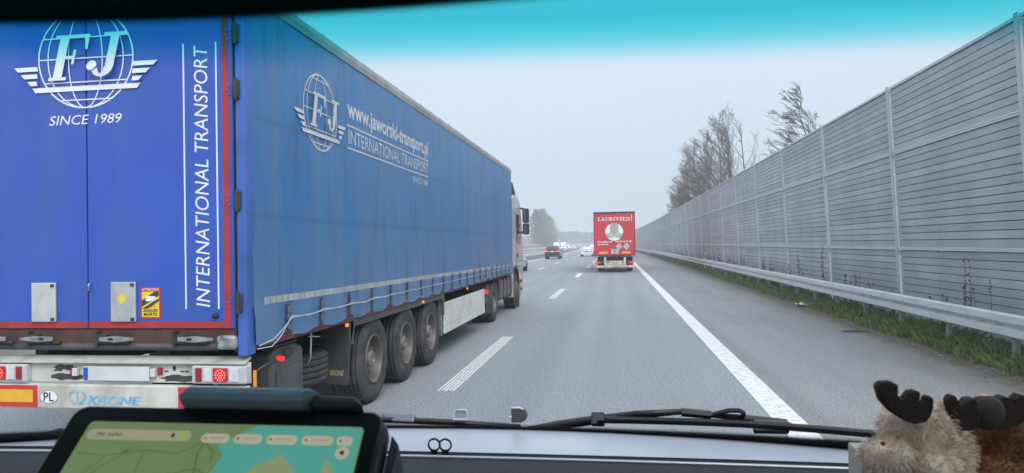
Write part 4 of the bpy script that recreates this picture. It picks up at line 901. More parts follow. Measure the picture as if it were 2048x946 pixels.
# ------------------------------------------------------------------ cars
def car(name, loc, label, paint, kind, group=None, tail=0.5, head=False, rev=False):
    """car heading +y (or towards the camera when rev); loc = ground point at the middle of its rear"""
    x0, y0 = loc; t = thing(name, (x0, y0, 0), label, 'car', group)
    #         y,   belt, roof, halfwidth at roof
    if kind == 'suv': W, st = .95, [(0, .95, .95, .8), (.06, 1.08, 1.1, .78), (.25, 1.12, 1.5, .62), (.6, 1.13, 1.68, .62), (1.6, 1.12, 1.73, .64), (2.6, 1.10, 1.70, .63), (3.15, 1.08, 1.45, .64), (3.6, 1.06, 1.1, .72), (4.4, .98, 1.0, .74), (4.66, .75, .77, .7)]
    elif kind == 'van': W, st = 1.0, [(0, 1.3, 1.3, .9), (.04, 1.35, 2.3, .88), (.5, 1.35, 2.55, .86), (3.2, 1.35, 2.55, .86), (4.3, 1.35, 2.5, .84), (4.9, 1.3, 1.9, .82), (5.3, 1.15, 1.2, .82), (5.75, 1.0, 1.02, .8), (5.9, .7, .72, .78)]
    else: W, st = .92, [(0, .82, .82, .78), (.08, .98, 1.0, .74), (.45, 1.0, 1.04, .7), (.95, 1.0, 1.28, .58), (1.6, .98, 1.43, .57), (2.5, .96, 1.45, .58), (3.1, .94, 1.25, .6), (3.55, .93, .96, .7), (4.4, .84, .86, .72), (4.7, .62, .64, .66)]
    fl_ = -1 if rev else 1
    rows = []
    for (y, b, r_, wr) in st:
        e = .93 if y < .02 or y > st[-1][0] - .02 else 1
        half = [(W*.86*e, .28), (W*.98*e, .36), (W*e, .62), (W*.985*e, b - .1), (W*.93*e, b), (wr + .04, max(b + .002, r_ - .07)), (wr - .08, max(b + .004, r_ - .012)), (wr*.4, max(b + .006, r_))]
        full = half + [(-a, z) for a, z in reversed(half)]
        rows.append([(x0 + a, y0 + fl_ * y, z) for a, z in full])
    m = MB().grid(rows); n = len(rows[0]); m.add(rows[0], [tuple(range(n))]); m.add(rows[-1], [tuple(range(n))])
    m.build('body', paint, t, smooth=False, bevel=.02)
    def pane(i, j, nm, mt=M_GLASSD, lo=.1, hi=.92, a0=.06, a1=.94):
        p00, p01, p10, p11 = Vector(rows[i][j]), Vector(rows[i][j+1]), Vector(rows[i+1][j]), Vector(rows[i+1][j+1])
        def q(a, b): return p00.lerp(p10, a).lerp(p01.lerp(p11, a), b)
        c_ = [q(a0, lo), q(a1, lo), q(a1, hi), q(a0, hi)]; nn = (c_[1]-c_[0]).cross(c_[3]-c_[0]).normalized()
        ctr = (p00 + p11) / 2; 
        if nn.dot(ctr - Vector((x0, y0 + fl_*2.2, .9))) < 0: nn = -nn
        MB().quad(*[p + nn*.012 for p in c_]).build(nm, mt, t)
    for i in range(len(st) - 1):
        if st[i][2] - st[i][1] > .25 and st[i+1][2] - st[i+1][1] > .25:
            if kind == 'van' and i < 4: continue
            for j in (4, n - 6): pane(i, j, 'window')
    # rear screen and windscreen span the width between the roof corners
    def screen(i0, i1, nm):
        a, b = st[i0], st[i1]; wa, wb = W*.86, b[3]
        zb_ = a[1] + .05 if i0 < i1 else a[1] + .05; ya, yb = a[0], b[0]
        s0 = -1 if i0 < i1 else 1
        c_ = [(x0 - wa*.86, y0 + fl_*(ya + s0*.03), zb_), (x0 + wa*.86, y0 + fl_*(ya + s0*.03), zb_), (x0 + wb*.92, y0 + fl_*(yb + s0*.04), b[2] - .05), (x0 - wb*.92, y0 + fl_*(yb + s0*.04), b[2] - .05)]
        MB().quad(*c_).build(nm, M_GLASSD, t)
    if kind == 'suv': screen(1, 3, 'rear_window'); screen(7, 5, 'windscreen')
    elif kind == 'van': screen(6, 4, 'windscreen')
    else: screen(2, 4, 'rear_window'); screen(7, 5, 'windscreen')
    rw = .37 if kind != 'sedan' else .33
    for yy in (.82, st[-1][0] - .9):
        for s_ in (-1, 1):
            wheel('wheel', (x0 + s_ * (W - .02), y0 + fl_*yy, rw), t, s_, r=rw, w_=.24, dish=.03, nuts=5, big=False)
            MB().disc((x0 + s_*(W + .002), y0 + fl_*yy, rw), (0, rw + .06, 0), (0, 0, rw + .06), 20).build('wheel_arch', M_BLK, t)
    MB().box(x0 - W*.9, x0 + W*.9, y0 + fl_*.02 - .04, y0 + fl_*.02 + .04, .28, .5).build('bumper', M_BLK if kind == 'suv' else paint, t, bevel=.02)
    zl = {'suv': .98, 'sedan': .84, 'van': 1.0}[kind]
    lit = pm('car_tail_%d' % int(tail*10), (.45, .02, .02), .3, emit=(1, .08, .06), estr=tail)
    if not rev:
        for s_ in (-1, 1): MB().box(x0 + s_*W*.70 - .2, x0 + s_*W*.70 + .2, y0 - .035, y0 + .06, zl - .07, zl + .07).build('tail_lamp', lit, t, bevel=.02)
        MB().box(x0 - .26, x0 + .26, y0 - .045, y0 - .03, zl - .09, zl + .02).build('number_plate', M_WHITE if kind == 'suv' else M_CHAS, t)
    else:
        yf = y0 - st[-1][0]
        for s_ in (-1, 1): MB().box(x0 + s_*.66 - .14, x0 + s_*.66 + .14, yf - .06, yf + .04, .62, .82).build('headlamp', pm('headlamp_lit', (.8, .78, .7), .3, emit=(1, .9, .6), estr=2.2), t, bevel=.03)
        MB().box(x0 - .55, x0 + .55, yf - .03, yf + .02, .4, .75).build('grille', M_BLK, t)
    for s_ in (-1, 1):
        yy = y0 + fl_*(st[-1][0] - 1.55); MB().box(x0 + s_*(W + .08) - .1, x0 + s_*(W + .08) + .1, yy - .06, yy + .06, 1.0, 1.16).build('door_mirror', M_BLK if kind == 'suv' else paint, t, bevel=.03)
    return t
P_BLK = pm('paint_black', (.018, .02, .028), .25, .1, var=.1, coat=.6); P_WHT = pm('paint_white', (.66, .68, .7), .3, var=.04, coat=.5); P_SIL = pm('paint_silver', (.55, .57, .58), .3, .35, var=.05, coat=.5)
P_GRY = pm('paint_grey', (.25, .26, .28), .3, .3, var=.05, coat=.5)
car('suv', (-7.88 + bend(89), 89, 0)[:2], 'black sport utility car with red tail lamps in the far overtaking lane', P_BLK, 'suv', tail=1.4)
car('saloon_car', (-4.15, 103.5), 'white saloon car in the middle lane, left of the red trailer', P_WHT, 'sedan', tail=.7)
car('saloon_car', (-7.2, 46.0), 'silver car whose front peeps out beyond the tractor cab', P_SIL, 'sedan', tail=.4)
car('estate_car', (-3.9, 127), 'white car with red lamps half hidden behind the red trailer', P_WHT, 'suv', tail=1.2)
car('estate_car', (-5.3, 150), 'dark car roof showing beyond the white saloon', P_GRY, 'suv', tail=.8)
car('estate_car', (-9.3, 240), 'tiny distant car far ahead in the overtaking lane', P_SIL, 'sedan', tail=.8)
car('delivery_van', (-17.2, 212), 'white oncoming van with lit headlamps nearest to the wood', P_WHT, 'van', rev=True)
car('delivery_van', (-16.6, 232), 'white oncoming van, second beyond the median rails', P_WHT, 'van', rev=True)
car('oncoming_car', (-17.3, 262), 'oncoming white car between the two vans in the distance', P_WHT, 'suv', rev=True)
car('oncoming_car', (-17.5, 300), 'tiny oncoming car farthest along the opposite carriageway', P_SIL, 'sedan', rev=True)

# ------------------------------------------------------------------ haze: one closed box of thin even mist
hm = bpy.data.materials.new('mist'); hm.use_nodes = True; hn = hm.node_tree.nodes; hn.clear()
ho = hn.new('ShaderNodeOutputMaterial'); pv = hn.new('ShaderNodeVolumePrincipled')
pv.inputs['Color'].default_value = (.97, .98, 1.0, 1); pv.inputs['Density'].default_value = HAZE; pv.inputs['Anisotropy'].default_value = 0.2
hm.node_tree.links.new(pv.outputs[0], ho.inputs['Volume'])
hz = MB().box(-1550, 1550, -350, 1900, -1.2, 24).build('haze', hm); hz['kind'] = 'stuff'; hz['label'] = 'thin grey mist over the motorway'
# ------------------------------------------------------------------ the van the picture is taken from: dashboard, windscreen, wipers
VAN = thing('van', (-.15, 0, .3), 'dark dashboard and tinted windscreen of the van the motorway is seen from', 'van')
BA, BB, BC = -0.22514, -0.09703, 1.21095                    # base line of the glass in plan: y = BA x^2 + BB x + BC
def gy(x): return BA*x*x + BB*x + BC
GD = Vector((0, -.72, .70))                                  # rake of the glass
def gp(x, v, off=0.0): return Vector((x, gy(x) + GD.y*v, 1.53 + GD.z*v)) + Vector((0, .697, .717)) * off
XS = [-1.25 + 2.35*i/60 for i in range(61)]
def glassband(v0, v1, n=6, off=0.0): return [[gp(x, v0 + (v1 - v0)*j/n, off) for x in XS] for j in range(n + 1)]
def uv_band(o, n):
    me = o.data; uv = me.uv_layers.new(name='UVMap'); cols = len(XS)
    for lp in me.loops:
        i = lp.vertex_index; uv.data[lp.index].uv = ((i % cols)/(cols - 1), (i // cols)/n)
# clear pane
cm = bpy.data.materials.new('clear_glass'); cm.use_nodes = True; n_ = cm.node_tree.nodes; n_.clear()
oo = n_.new('ShaderNodeOutputMaterial'); tb = n_.new('ShaderNodeBsdfTransparent'); tb.inputs[0].default_value = (.985, .99, .99, 1); cm.node_tree.links.new(tb.outputs[0], oo.inputs[0])
V1, V2 = .690, .792
def te(x): return .709 - .055*(x + .1) - .02*(x + .1)**2        # lower edge of the shade band
MB().grid([[gp(x, -.06 + (te(x) + .06)*j/6) for x in XS] for j in range(7)]).build('windscreen_pane', cm, VAN, smooth=True)
# tinted shade band (body-coloured glass, stronger towards the top)
tm = bpy.data.materials.new('tinted_glass'); tm.use_nodes = True; n_ = tm.node_tree.nodes; L_ = tm.node_tree.links; n_.clear()
oo = n_.new('ShaderNodeOutputMaterial'); tb = n_.new('ShaderNodeBsdfTransparent'); uvn = n_.new('ShaderNodeUVMap'); sp = n_.new('ShaderNodeSeparateXYZ'); rp = n_.new('ShaderNodeValToRGB')
L_.new(uvn.outputs[0], sp.inputs[0]); L_.new(sp.outputs['Y'], rp.inputs[0]); L_.new(rp.outputs[0], tb.inputs[0]); L_.new(tb.outputs[0], oo.inputs[0])
e = rp.color_ramp.elements; e[0].position = 0.0; e[0].color = (.985, .99, .99, 1); e[1].position = 1.0; e[1].color = (.075, .64, .70, 1)
for pos_, c_ in ((.08, (.965, .985, .99)), (.2, (.82, .955, .97)), (.36, (.52, .88, .91)), (.55, (.23, .79, .83)), (.78, (.11, .71, .76))): q = e.new(pos_); q.color = (*c_, 1)
o = MB().grid([[gp(x, te(x) + (V2 + .03 - te(x))*j/8) for x in XS] for j in range(9)]).build('shade_band', tm, VAN, smooth=True)
uvl = o.data.uv_layers.new(name='UVMap')
for lp in o.data.loops:
    i = lp.vertex_index; x_ = XS[i % len(XS)]; uvl.data[lp.index].uv = (0, (V2 + .03 - te(x_))*(i // len(XS))/8/.06)
# black ceramic border with dotted edge
def frit_mat(name, flip):
    m = bpy.data.materials.new(name); m.use_nodes = True; n = m.node_tree.nodes; L = m.node_tree.links; n.clear()
    out = n.new('ShaderNodeOutputMaterial'); mx = n.new('ShaderNodeMixShader'); t = n.new('ShaderNodeBsdfTransparent'); b = n.new('ShaderNodeBsdfPrincipled')
    b.inputs['Base Color'].default_value = (.006, .006, .007, 1); b.inputs['Roughness'].default_value = .6
    u = n.new('ShaderNodeUVMap'); s = n.new('ShaderNodeSeparateXYZ'); L.new(u.outputs[0], s.inputs[0])
    vo = n.new('ShaderNodeTexVoronoi'); vo.inputs['Randomness'].default_value = 0; vo.inputs['Scale'].default_value = 1
    mp = n.new('ShaderNodeMapping'); mp.inputs['Scale'].default_value = (1600, 9, 1); mp.inputs['Rotation'].default_value = (0, 0, 0); L.new(u.outputs[0], mp.inputs[0]); L.new(mp.outputs[0], vo.inputs['Vector'])
    lim = n.new('ShaderNodeMapRange'); lim.inputs[1].default_value = 0; lim.inputs[2].default_value = 1; lim.inputs[3].default_value = .74 if flip else .08; lim.inputs[4].default_value = .08 if flip else .74
    L.new(s.outputs['Y'], lim.inputs[0]); c = n.new('ShaderNodeMath'); c.operation = 'LESS_THAN'; L.new(vo.outputs['Distance'], c.inputs[0]); L.new(lim.outputs[0], c.inputs[1])
    L.new(c.outputs[0], mx.inputs[0]); L.new(t.outputs[0], mx.inputs[1]); L.new(b.outputs[0], mx.inputs[2]); L.new(mx.outputs[0], out.inputs[0]); return m
M_FRIT = pm('black_ceramic', (.006, .006, .007), .6, var=.1)
o = MB().grid(glassband(V2 - .012, V2 + .001, 1, .002)).build('dotted_border', frit_mat('dots_top', False), VAN); uv_band(o, 1)
MB().grid(glassband(V2 + .001, 1.05, 4, .002)).build('black_border', M_FRIT, VAN)
def fb(x): return -.007 + .014*((x + .3)/.62)**2                # upper edge of the lower black border
o = MB().grid([[gp(x, fb(x) + .016*j, .002) for x in XS] for j in range(2)]).build('dotted_border', frit_mat('dots_low', True), VAN); uv_band(o, 1)
MB().grid([[gp(x, -.06 + (fb(x) + .06)*j, .002) for x in XS] for j in range(2)]).build('black_border', M_FRIT, VAN)
sk = MB(); q_ = random.Random(4)
for _ in range(16):
    x_, v_, s_ = q_.uniform(-.6, .45), q_.uniform(.08, .70), q_.uniform(.0003, .0009); c_ = gp(x_, v_, .001)
    sk.disc(c_, (s_, 0, 0), GD.normalized()*s_*q_.uniform(.6, 1.5), 7)
o = sk.build('insect_specks', pm('speck', (.05, .045, .04), .8), VAN); o['kind'] = 'stuff'
# dashboard
M_DASH = pm('dash_fabric', (.028, .03, .036), .75, var=.15, scale=14, bump=.6, bscale=420, bstretch=(1, .45, 1))
M_PANEL = pm('dash_satin', (.46, .50, .57), .30, var=.03, scale=3, spec=.8)
M_TRIM = pm('trim_black', (.005, .005, .006), .6, var=.1, spec=.15); M_CHROME = pm('trim_bright', (.5, .54, .58), .25, .6, var=.05)
def ny(x): return 1.0690 - .035*(x + .05)**2                # near edge of the pale panel
def dstrip(y0f, y1f, z0, z1, nm, mt, nrow=4, sm=True):
    rows = [[(x, y0f(x) + (y1f(x) - y0f(x))*j/nrow, z0 + (z1 - z0)*j/nrow) for x in XS] for j in range(nrow + 1)]
    return MB().grid(rows).build(nm, mt, VAN, smooth=sm)
dstrip(lambda x: ny(x), lambda x: gy(x) + .012, 1.530, 1.524, 'pale_dash_panel', M_PANEL)
dstrip(lambda x: ny(x) - .017, lambda x: ny(x), 1.5286, 1.5290, 'slot', M_TRIM)
MB().grid([[(x, ny(x) + d, z) for x in XS] for d, z in ((-.0005, 1.500), (0, 1.530))]).build('slot_wall', M_TRIM, VAN)
MB().grid([[(x, ny(x) - .0215 + .003*math.cos(a), 1.5282 + .003*math.sin(a)) for x in XS] for a in (3.6, 2.6, 1.57, .6, -.4)]).build('bright_trim', M_CHROME, VAN, smooth=True)
dstrip(lambda x: ny(x) - .037, lambda x: ny(x) - .024, 1.5290, 1.5285, 'dark_trim', M_TRIM, 2)
dstrip(lambda x: .60, lambda x: ny(x) - .036, 1.505, 1.5292, 'dashboard', M_DASH, 10)
MB().grid([[(x, .60, 1.505) for x in XS], [(x, .55, 1.46) for x in XS], [(x, .58, 1.0) for x in XS]]).build('dashboard_front', M_DASH, VAN, smooth=True)
MB().box(-1.25, 1.1, 1.28, 1.42, 1.38, 1.455).build('scuttle', M_TRIM, VAN)
M_LINER = pm('roof_lining', (.12, .12, .12), .9, var=.1)
MB().box(-1.25, 1.1, -2.2, .52, 2.262, 2.30).build('roof_lining', M_LINER, VAN)  # van roof, out of view, put in to keep the dashboard dark
MB().box(-1.3, -1.25, -2.2, 1.25, .4, 1.42).box(1.1, 1.15, -2.2, 1.25, .4, 1.42).build('door_panel', M_LINER, VAN)
MB().box(-1.3, 1.15, -2.25, -2.2, .4, 2.3).build('unseen_rear_wall', M_LINER, VAN)  # unseen wall added so dashboard and tablet reflect something dark
for x in (-1.27, 1.12): MB().obox((x, .86, 1.88), (.03, 0, 0), (0, .36, -.37), (0, .03, .03)).build('windscreen_pillar', M_LINER, VAN)
MB().box(-1.25, 1.1, -2.2, 1.4, .38, .42).build('cab_floor', M_LINER, VAN)
# wipers (outside the glass)
M_WIP = pm('wiper_black', (.012, .013, .016), .4, var=.1)
def gpx(x, v, o_=.025):
    """point a little in front of the glass"""
    e_ = Vector((0, 0, 1.85)); g_ = gp(x, v); nn = Vector((0, .697, .717)); return e_ + (g_ - e_)*(1 + o_/((g_ - e_).dot(nn)))
wp = MB().tube([gpx(-.155, -.012, .03), gpx(-.10, .012, .035), gpx(-.038, .034, .04), gpx(.03, .058, .045), gpx(.10, .071, .045)], [.009, .009, .008, .006, .005], 8).build('wiper_arm', M_WIP, VAN, smooth=True)
MB().tube([gpx(-.03, .040, .04), gpx(.03, .049, .045), gpx(.10, .069, .045)], .004, 6).build('spring_rod', M_WIP, wp)
MB().tube([gpx(.10, .0695, .045), gpx(.145, .066, .045)], [.0075, .0075], 6).tube([gpx(.145, .066, .045), gpx(.17, .082, .047), gpx(.185, .0835, .047), gpx(.192, .078, .046), gpx(.193, .066, .046)], .0042, 6).tube([gpx(.145, .066, .045), gpx(.20, .062, .045), gpx(.245, .058, .045), gpx(.262, .045, .042)], [.005, .006, .006, .008], 6).build('arm_head', M_WIP, wp)
bl = MB().tube([gpx(x, .0345 + .012*math.sin((x + .035)/.5*2.2) + (.0 if x < .2 else (x - .2)*-.02), .03) for x in [-.036 + .52*i/16 for i in range(17)]], [.0062]*17, 6).build('wiper_blade', M_WIP, VAN, smooth=True)
MB().grid([[gpx(x, .0345 + .012*math.sin((x + .035)/.5*2.2) + (.0 if x < .2 else (x - .2)*-.02) - dv, .018) for x in [-.036 + .52*i/16 for i in range(17)]] for dv in (.002, .012)]).build('rubber_lip', M_WIP, bl)
MB().obox(gpx(-.034, .036, .03), (.012, 0, 0), (0, .007, -.004), (0, .009, .009)).build('blade_end', M_WIP, bl, bevel=.003)
MB().obox(gpx(.235, .043, .032), (.028, 0, 0), (0, .005, -.004), (0, .008, .009)).build('blade_clip', M_WIP, bl, bevel=.003)
w2 = MB().tube([gpx(-.62, .012, .03), gpx(-.50, .022, .03), gpx(-.40, .021, .03), gpx(-.30, .014, .03), gpx(-.17, .001, .03)], [.006]*5, 6).build('wiper_blade', M_WIP, VAN, smooth=True)
MB().obox(gpx(-.385, .027, .034), (.034, -.004, 0), (0, .006, -.003), (0, .006, .006)).tube([gpx(-.50, .045, .04), gpx(-.44, .04, .04), gpx(-.41, .031, .036)], .008, 6).build('arm_head', pm('wiper_sheen', (.16, .18, .22), .3, .2), w2, bevel=.003)

# ------------------------------------------------------------------ small things on the dashboard
SCX, SCZ = -.2741, 1.5435
SC = thing('scissors', (SCX, 1.058, 1.522), 'black scissors stuck upright in the slot of the dashboard', 'scissors')
for s_, x in ((-1, SCX - .0088), (1, SCX + .0088)):
    ring = [(x + .0092*math.cos(a), 1.058, SCZ + .0088*math.sin(a)) for a in [2*math.pi*i/24 for i in range(25)]]
    MB().tube(ring, .0016, 6, cap=False).prism([(x - .0075, 1.0565, SCZ - .0065), (x - .0042, 1.0565, SCZ - .0115), (x - .0040, 1.0565, SCZ - .034), (x + .0040, 1.0565, SCZ - .034), (x + .0042, 1.0565, SCZ - .0115), (x + .0075, 1.0565, SCZ - .0065), (x, 1.0565, SCZ - .0096)], (0, .003, 0)).build('handle', M_TRIM, SC)
MB().prism([(SCX - .012, 1.0572, SCZ - .030), (SCX + .012, 1.0572, SCZ - .030), (SCX + .002, 1.0572, SCZ - .10), (SCX - .002, 1.0572, SCZ - .10)], (0, .002, 0)).build('blade', M_STEEL, SC)
# two small caps standing at the foot of the glass, outside
M_CAPW = pm('cap_white', (.62, .65, .72), .45, var=.06); M_CAPD = pm('cap_dark', (.10, .105, .11), .5, var=.15, scale=20)
def cap(name, x, v, label, kind):
    b = gpx(x, v, .02); t = thing(name, b, label, 'cap')
    if kind == 0:
        MB().prism([(b.x - .012, b.y, b.z), (b.x + .0125, b.y, b.z), (b.x + .012, b.y, b.z + .019), (b.x + .009, b.y, b.z + .0225), (b.x - .007, b.y, b.z + .0225), (b.x - .0105, b.y, b.z + .019)], (0, .008, 0)).build('shell', pm('cap_lilac', (.36, .39, .48), .4), t, bevel=.0015)
        MB().box(b.x - .0135, b.x + .0138, b.y - .005, b.y - .0005, b.z + .004, b.z + .0075).build('lip', M_CAPW, t, bevel=.001)
        MB().tube([(b.x - .0115, b.y - .001, b.z + .006), (b.x - .0105, b.y - .001, b.z + .019), (b.x - .007, b.y - .001, b.z + .0225), (b.x + .009, b.y - .001, b.z + .0225), (b.x + .012, b.y - .001, b.z + .019), (b.x + .0125, b.y - .001, b.z + .006)], .0013, 5).build('rim', M_CAPW, t)
    else:
        pts = [(b.x - .012, b.z), (b.x + .006, b.z)] + [(b.x + .002 + .015*math.cos(a), b.z + .0135 + .0135*math.sin(a)) for a in [-1.2 + .28*i for i in range(10)]] + [(b.x - .012, b.z + .027)]
        MB().prism([(a, b.y, c) for a, c in pts], (0, .01, 0)).build('shell', M_CAPD, t, bevel=.0015)
        MB().tube([(b.x - .012, b.y - .001, b.z + .0265), (b.x + .002, b.y - .001, b.z + .0272), (b.x + .0105, b.y - .001, b.z + .0245)], [.0016, .0022, .0012], 6).build('rim', M_CAPW, t)
        MB().box(b.x - .016, b.x - .011, b.y - .004, b.y, b.z + .006, b.z + .012).build('clip', M_CAPW, t, bevel=.001)
cap('plastic_cap', -.275, .014, 'small white square plastic cap at the foot of the windscreen', 0)
cap('plastic_cap', -.173, .016, 'small dark grey rounded cap with white rim near the wiper', 1)

# ------------------------------------------------------------------ tablet with map, in its holder
TRt, TUp, TNn = Vector((.9941, .1049, -.0288)), Vector((-.062, .7638, .6425)), Vector((.0894, -.6369, .7657))
TO = Vector((-.4542, .5517, 1.7029))                       # top left corner of the screen
def tpnt(a, b, n=0.0): return TO + TRt*a - TUp*b + TNn*n   # a to the right, b down the screen, n towards the viewer
SWd, SHt = .2403, .155
TB = thing('tablet', tpnt(.12, .17, -.02), 'black tablet showing a green and teal map on the dashboard', 'tablet')
def slab(a0, a1, b0, b1, n0, n1, rad=.0, seg=5):
    pts = []
    for ca, cb, st_ in ((a1 - rad, b0 + rad, 0), (a0 + rad, b0 + rad, 1), (a0 + rad, b1 - rad, 2), (a1 - rad, b1 - rad, 3)):
        for i in range(seg + 1):
            t_ = (st_ + i/seg) * math.pi/2; pts.append(tpnt(ca + rad*math.cos(t_), cb - rad*math.sin(t_), n0))
    return MB().prism(pts, TNn*(n1 - n0))
M_TBL = pm('tablet_black', (.008, .008, .009), .35, var=.1); M_RUB = pm('tablet_case', (.055, .065, .075), .55, var=.12, scale=20)
slab(-.021, .254, -.017, .172, -.008, 0, .012).build('body', M_TBL, TB, bevel=.002)
slab(-.023, .258, -.019, .176, -.030, -.008, .016).build('case', M_RUB, TB, bevel=.006)
M_MAPL = pm('map_land', (.19, .26, .12), .3, var=.1, scale=25, emit=(.20, .30, .12), estr=.3); M_MAPS = pm('map_sea', (.1, .3, .26), .3, var=.05, scale=15, emit=(.10, .40, .32), estr=.36)
M_MAPY = pm('map_field', (.28, .33, .17), .3, emit=(.33, .40, .2), estr=.3); M_MAPR = pm('map_road', (.1, .15, .06), .4, emit=(.08, .13, .05), estr=.4)
M_UI = pm('map_ui', (.5, .45, .35), .4, emit=(.5, .45, .32), estr=.34); M_UI2 = pm('map_ui_dim', (.28, .27, .2), .4, emit=(.28, .27, .19), estr=.5); M_UIT = pm('map_text', (.06, .06, .05), .5)
scr = slab(0, SWd, 0, SHt, 0, .0006, .004).build('screen', M_MAPL, TB)
def flat(pts, nm, mt, n): return MB().quad(*[tpnt(a, b, n) for a, b in pts]).build(nm, mt, scr)
flat([(.148, .001), (.237, .001), (.2392, .004), (.239, .154), (.15, .154), (.136, .075), (.122, .05), (.128, .032), (.121, .022), (.135, .010)], 'sea', M_MAPS, .0010)
flat([(.165, .036), (.178, .029), (.194, .047), (.200, .08), (.19, .14), (.14, .14), (.138, .085), (.147, .05)], 'island', M_MAPY, .0014)
flat([(.2155, .031), (.223, .043), (.231, .078), (.229, .12), (.21, .12), (.209, .07)], 'island', M_MAPY, .0014)
def line(pts, w_, nm, mt, n):
    return MB().strip2(pts, w_, TRt, -TUp, tpnt(0, 0, n)).build(nm, mt, scr)
line([(.108, .018), (.106, .03), (.109, .042), (.111, .058), (.113, .1)], .0013, 'map_road', M_MAPR, .0012); line([(.108, .018), (.119, .028), (.120, .038)], .0011, 'map_road', M_MAPR, .0013)
line([(.09, .05), (.1, .046), (.11, .044)], .0012, 'map_road', M_MAPR, .00115); line([(.015, .065), (.03, .045), (.05, .025)], .0009, 'map_road', M_MAPR, .0011); line([(.0, .08), (.04, .085), (.09, .05)], .0011, 'map_road', M_MAPR, .00105)
for pts_, w_ in (([(.004, .032), (.03, .034), (.06, .028), (.09, .031), (.108, .018)], .0009), ([(.06, .028), (.062, .05), (.055, .09)], .0008), ([(.03, .034), (.02, .05), (.005, .06)], .0007), ([(.11, .044), (.125, .052), (.134, .07)], .0009), ([(.165, .06), (.18, .07), (.19, .1)], .0008)):
    line(pts_, w_, 'map_road', M_MAPR, .0016)
for a_, b_ in ((.045, .0295), (.09, .05), (.108, .018), (.172, .066)): MB().disc(tpnt(a_, b_, .0017), TRt*.0016, TUp*.0016, 10).build('town_mark', M_MAPR, scr)
def pill(a0, a1, b0, b1, mt, nm, n=.0018, rad=None):
    return slab(a0, a1, b0, b1, n - .0003, n, rad or (b1 - b0)*.45).build(nm, mt, scr)
pill(.004, .094, .0085, .0185, M_UI2, 'search_bar')
text(MB(), 'search', tpnt(.013, .0155, .0022), TRt*.022, TUp*.0045).build('lettering', M_UIT, scr)
MB().disc(tpnt(.088, .0135, .0023), TRt*.0032, TUp*.0032, 14).build('account_dot', pm('map_green', (.2, .3, .02), .4, emit=(.25, .35, .03), estr=.5), scr)
MB().disc(tpnt(.079, .0135, .0022), TRt*.0015, TUp*.0022, 10).build('microphone_mark', M_UIT, scr)
for a0, a1 in ((.104, .128), (.132, .156), (.16, .186), (.190, .217), (.2195, .2335)):
    pill(a0, a1, .0105, .0195, M_UI, 'category_button'); pill(a0 + .003, a0 + .0045, .014, .016, M_UIT, 'button_mark', .0022); pill(a0 + .008, a1 - .004, .0142, .0158, M_UI2, 'button_text', .0022)
MB().disc(tpnt(.227, .0265, .0018), TRt*.006, TUp*.006, 20).build('layer_button', M_UI, scr); MB().disc(tpnt(.227, .0265, .0021), TRt*.002, TUp*.002, 8).build('button_mark', M_UIT, scr)
# holder: clamp jaw above, bracket, side grip and arm down to the dashboard
HO = thing('tablet_holder', tpnt(.13, .09, -.09), 'dark blue-grey tablet holder clamping the top of the tablet', 'tablet holder')
M_HOLD = pm('holder_blue', (.26, .38, .45), .6, var=.12, scale=30, bump=.2, bscale=300)
HOX = [(.068, -.022), (.082, -.036), (.186, -.036), (.196, -.022)]
MB().prism([tpnt(a, b - .004, .012) for a, b in [(.070, -.016), (.0755, -.029), (.186, -.029), (.196, -.026), (.180, -.016)]], -TNn*.04).build('clamp_jaw', M_HOLD, HO, bevel=.004)
MB().prism([tpnt(a, b, .006) for a, b in [(.19, -.019), (.19, -.030), (.228, -.029), (.236, -.019)]], -TNn*.03).build('bracket', M_RUB, HO, bevel=.003)
MB().prism([tpnt(a, b, -.0095) for a, b in [(.2625, .0), (.270, .010), (.269, .035), (.2615, .08), (.2625, .17)]], -TNn*.035).build('side_grip', M_RUB, HO, bevel=.006)
MB().prism([tpnt(a, b, -.031) for a, b in [(.03, -.019), (.03, .15), (.21, .15), (.21, -.019)]], -TNn*.012).build('back_plate', M_TBL, HO, bevel=.004)
MB().tube([tpnt(.13, .09, -.043), tpnt(.13, .085, -.075), Vector((-.345, .62, 1.50))], .014, 10).build('arm', M_TBL, HO, smooth=True)
MB().lathe([(0, .04), (.012, .038), (.02, .02)], (-.345, .645, 1.502), (0, 0, 1), 20).build('suction_foot', M_TBL, HO, smooth=True)

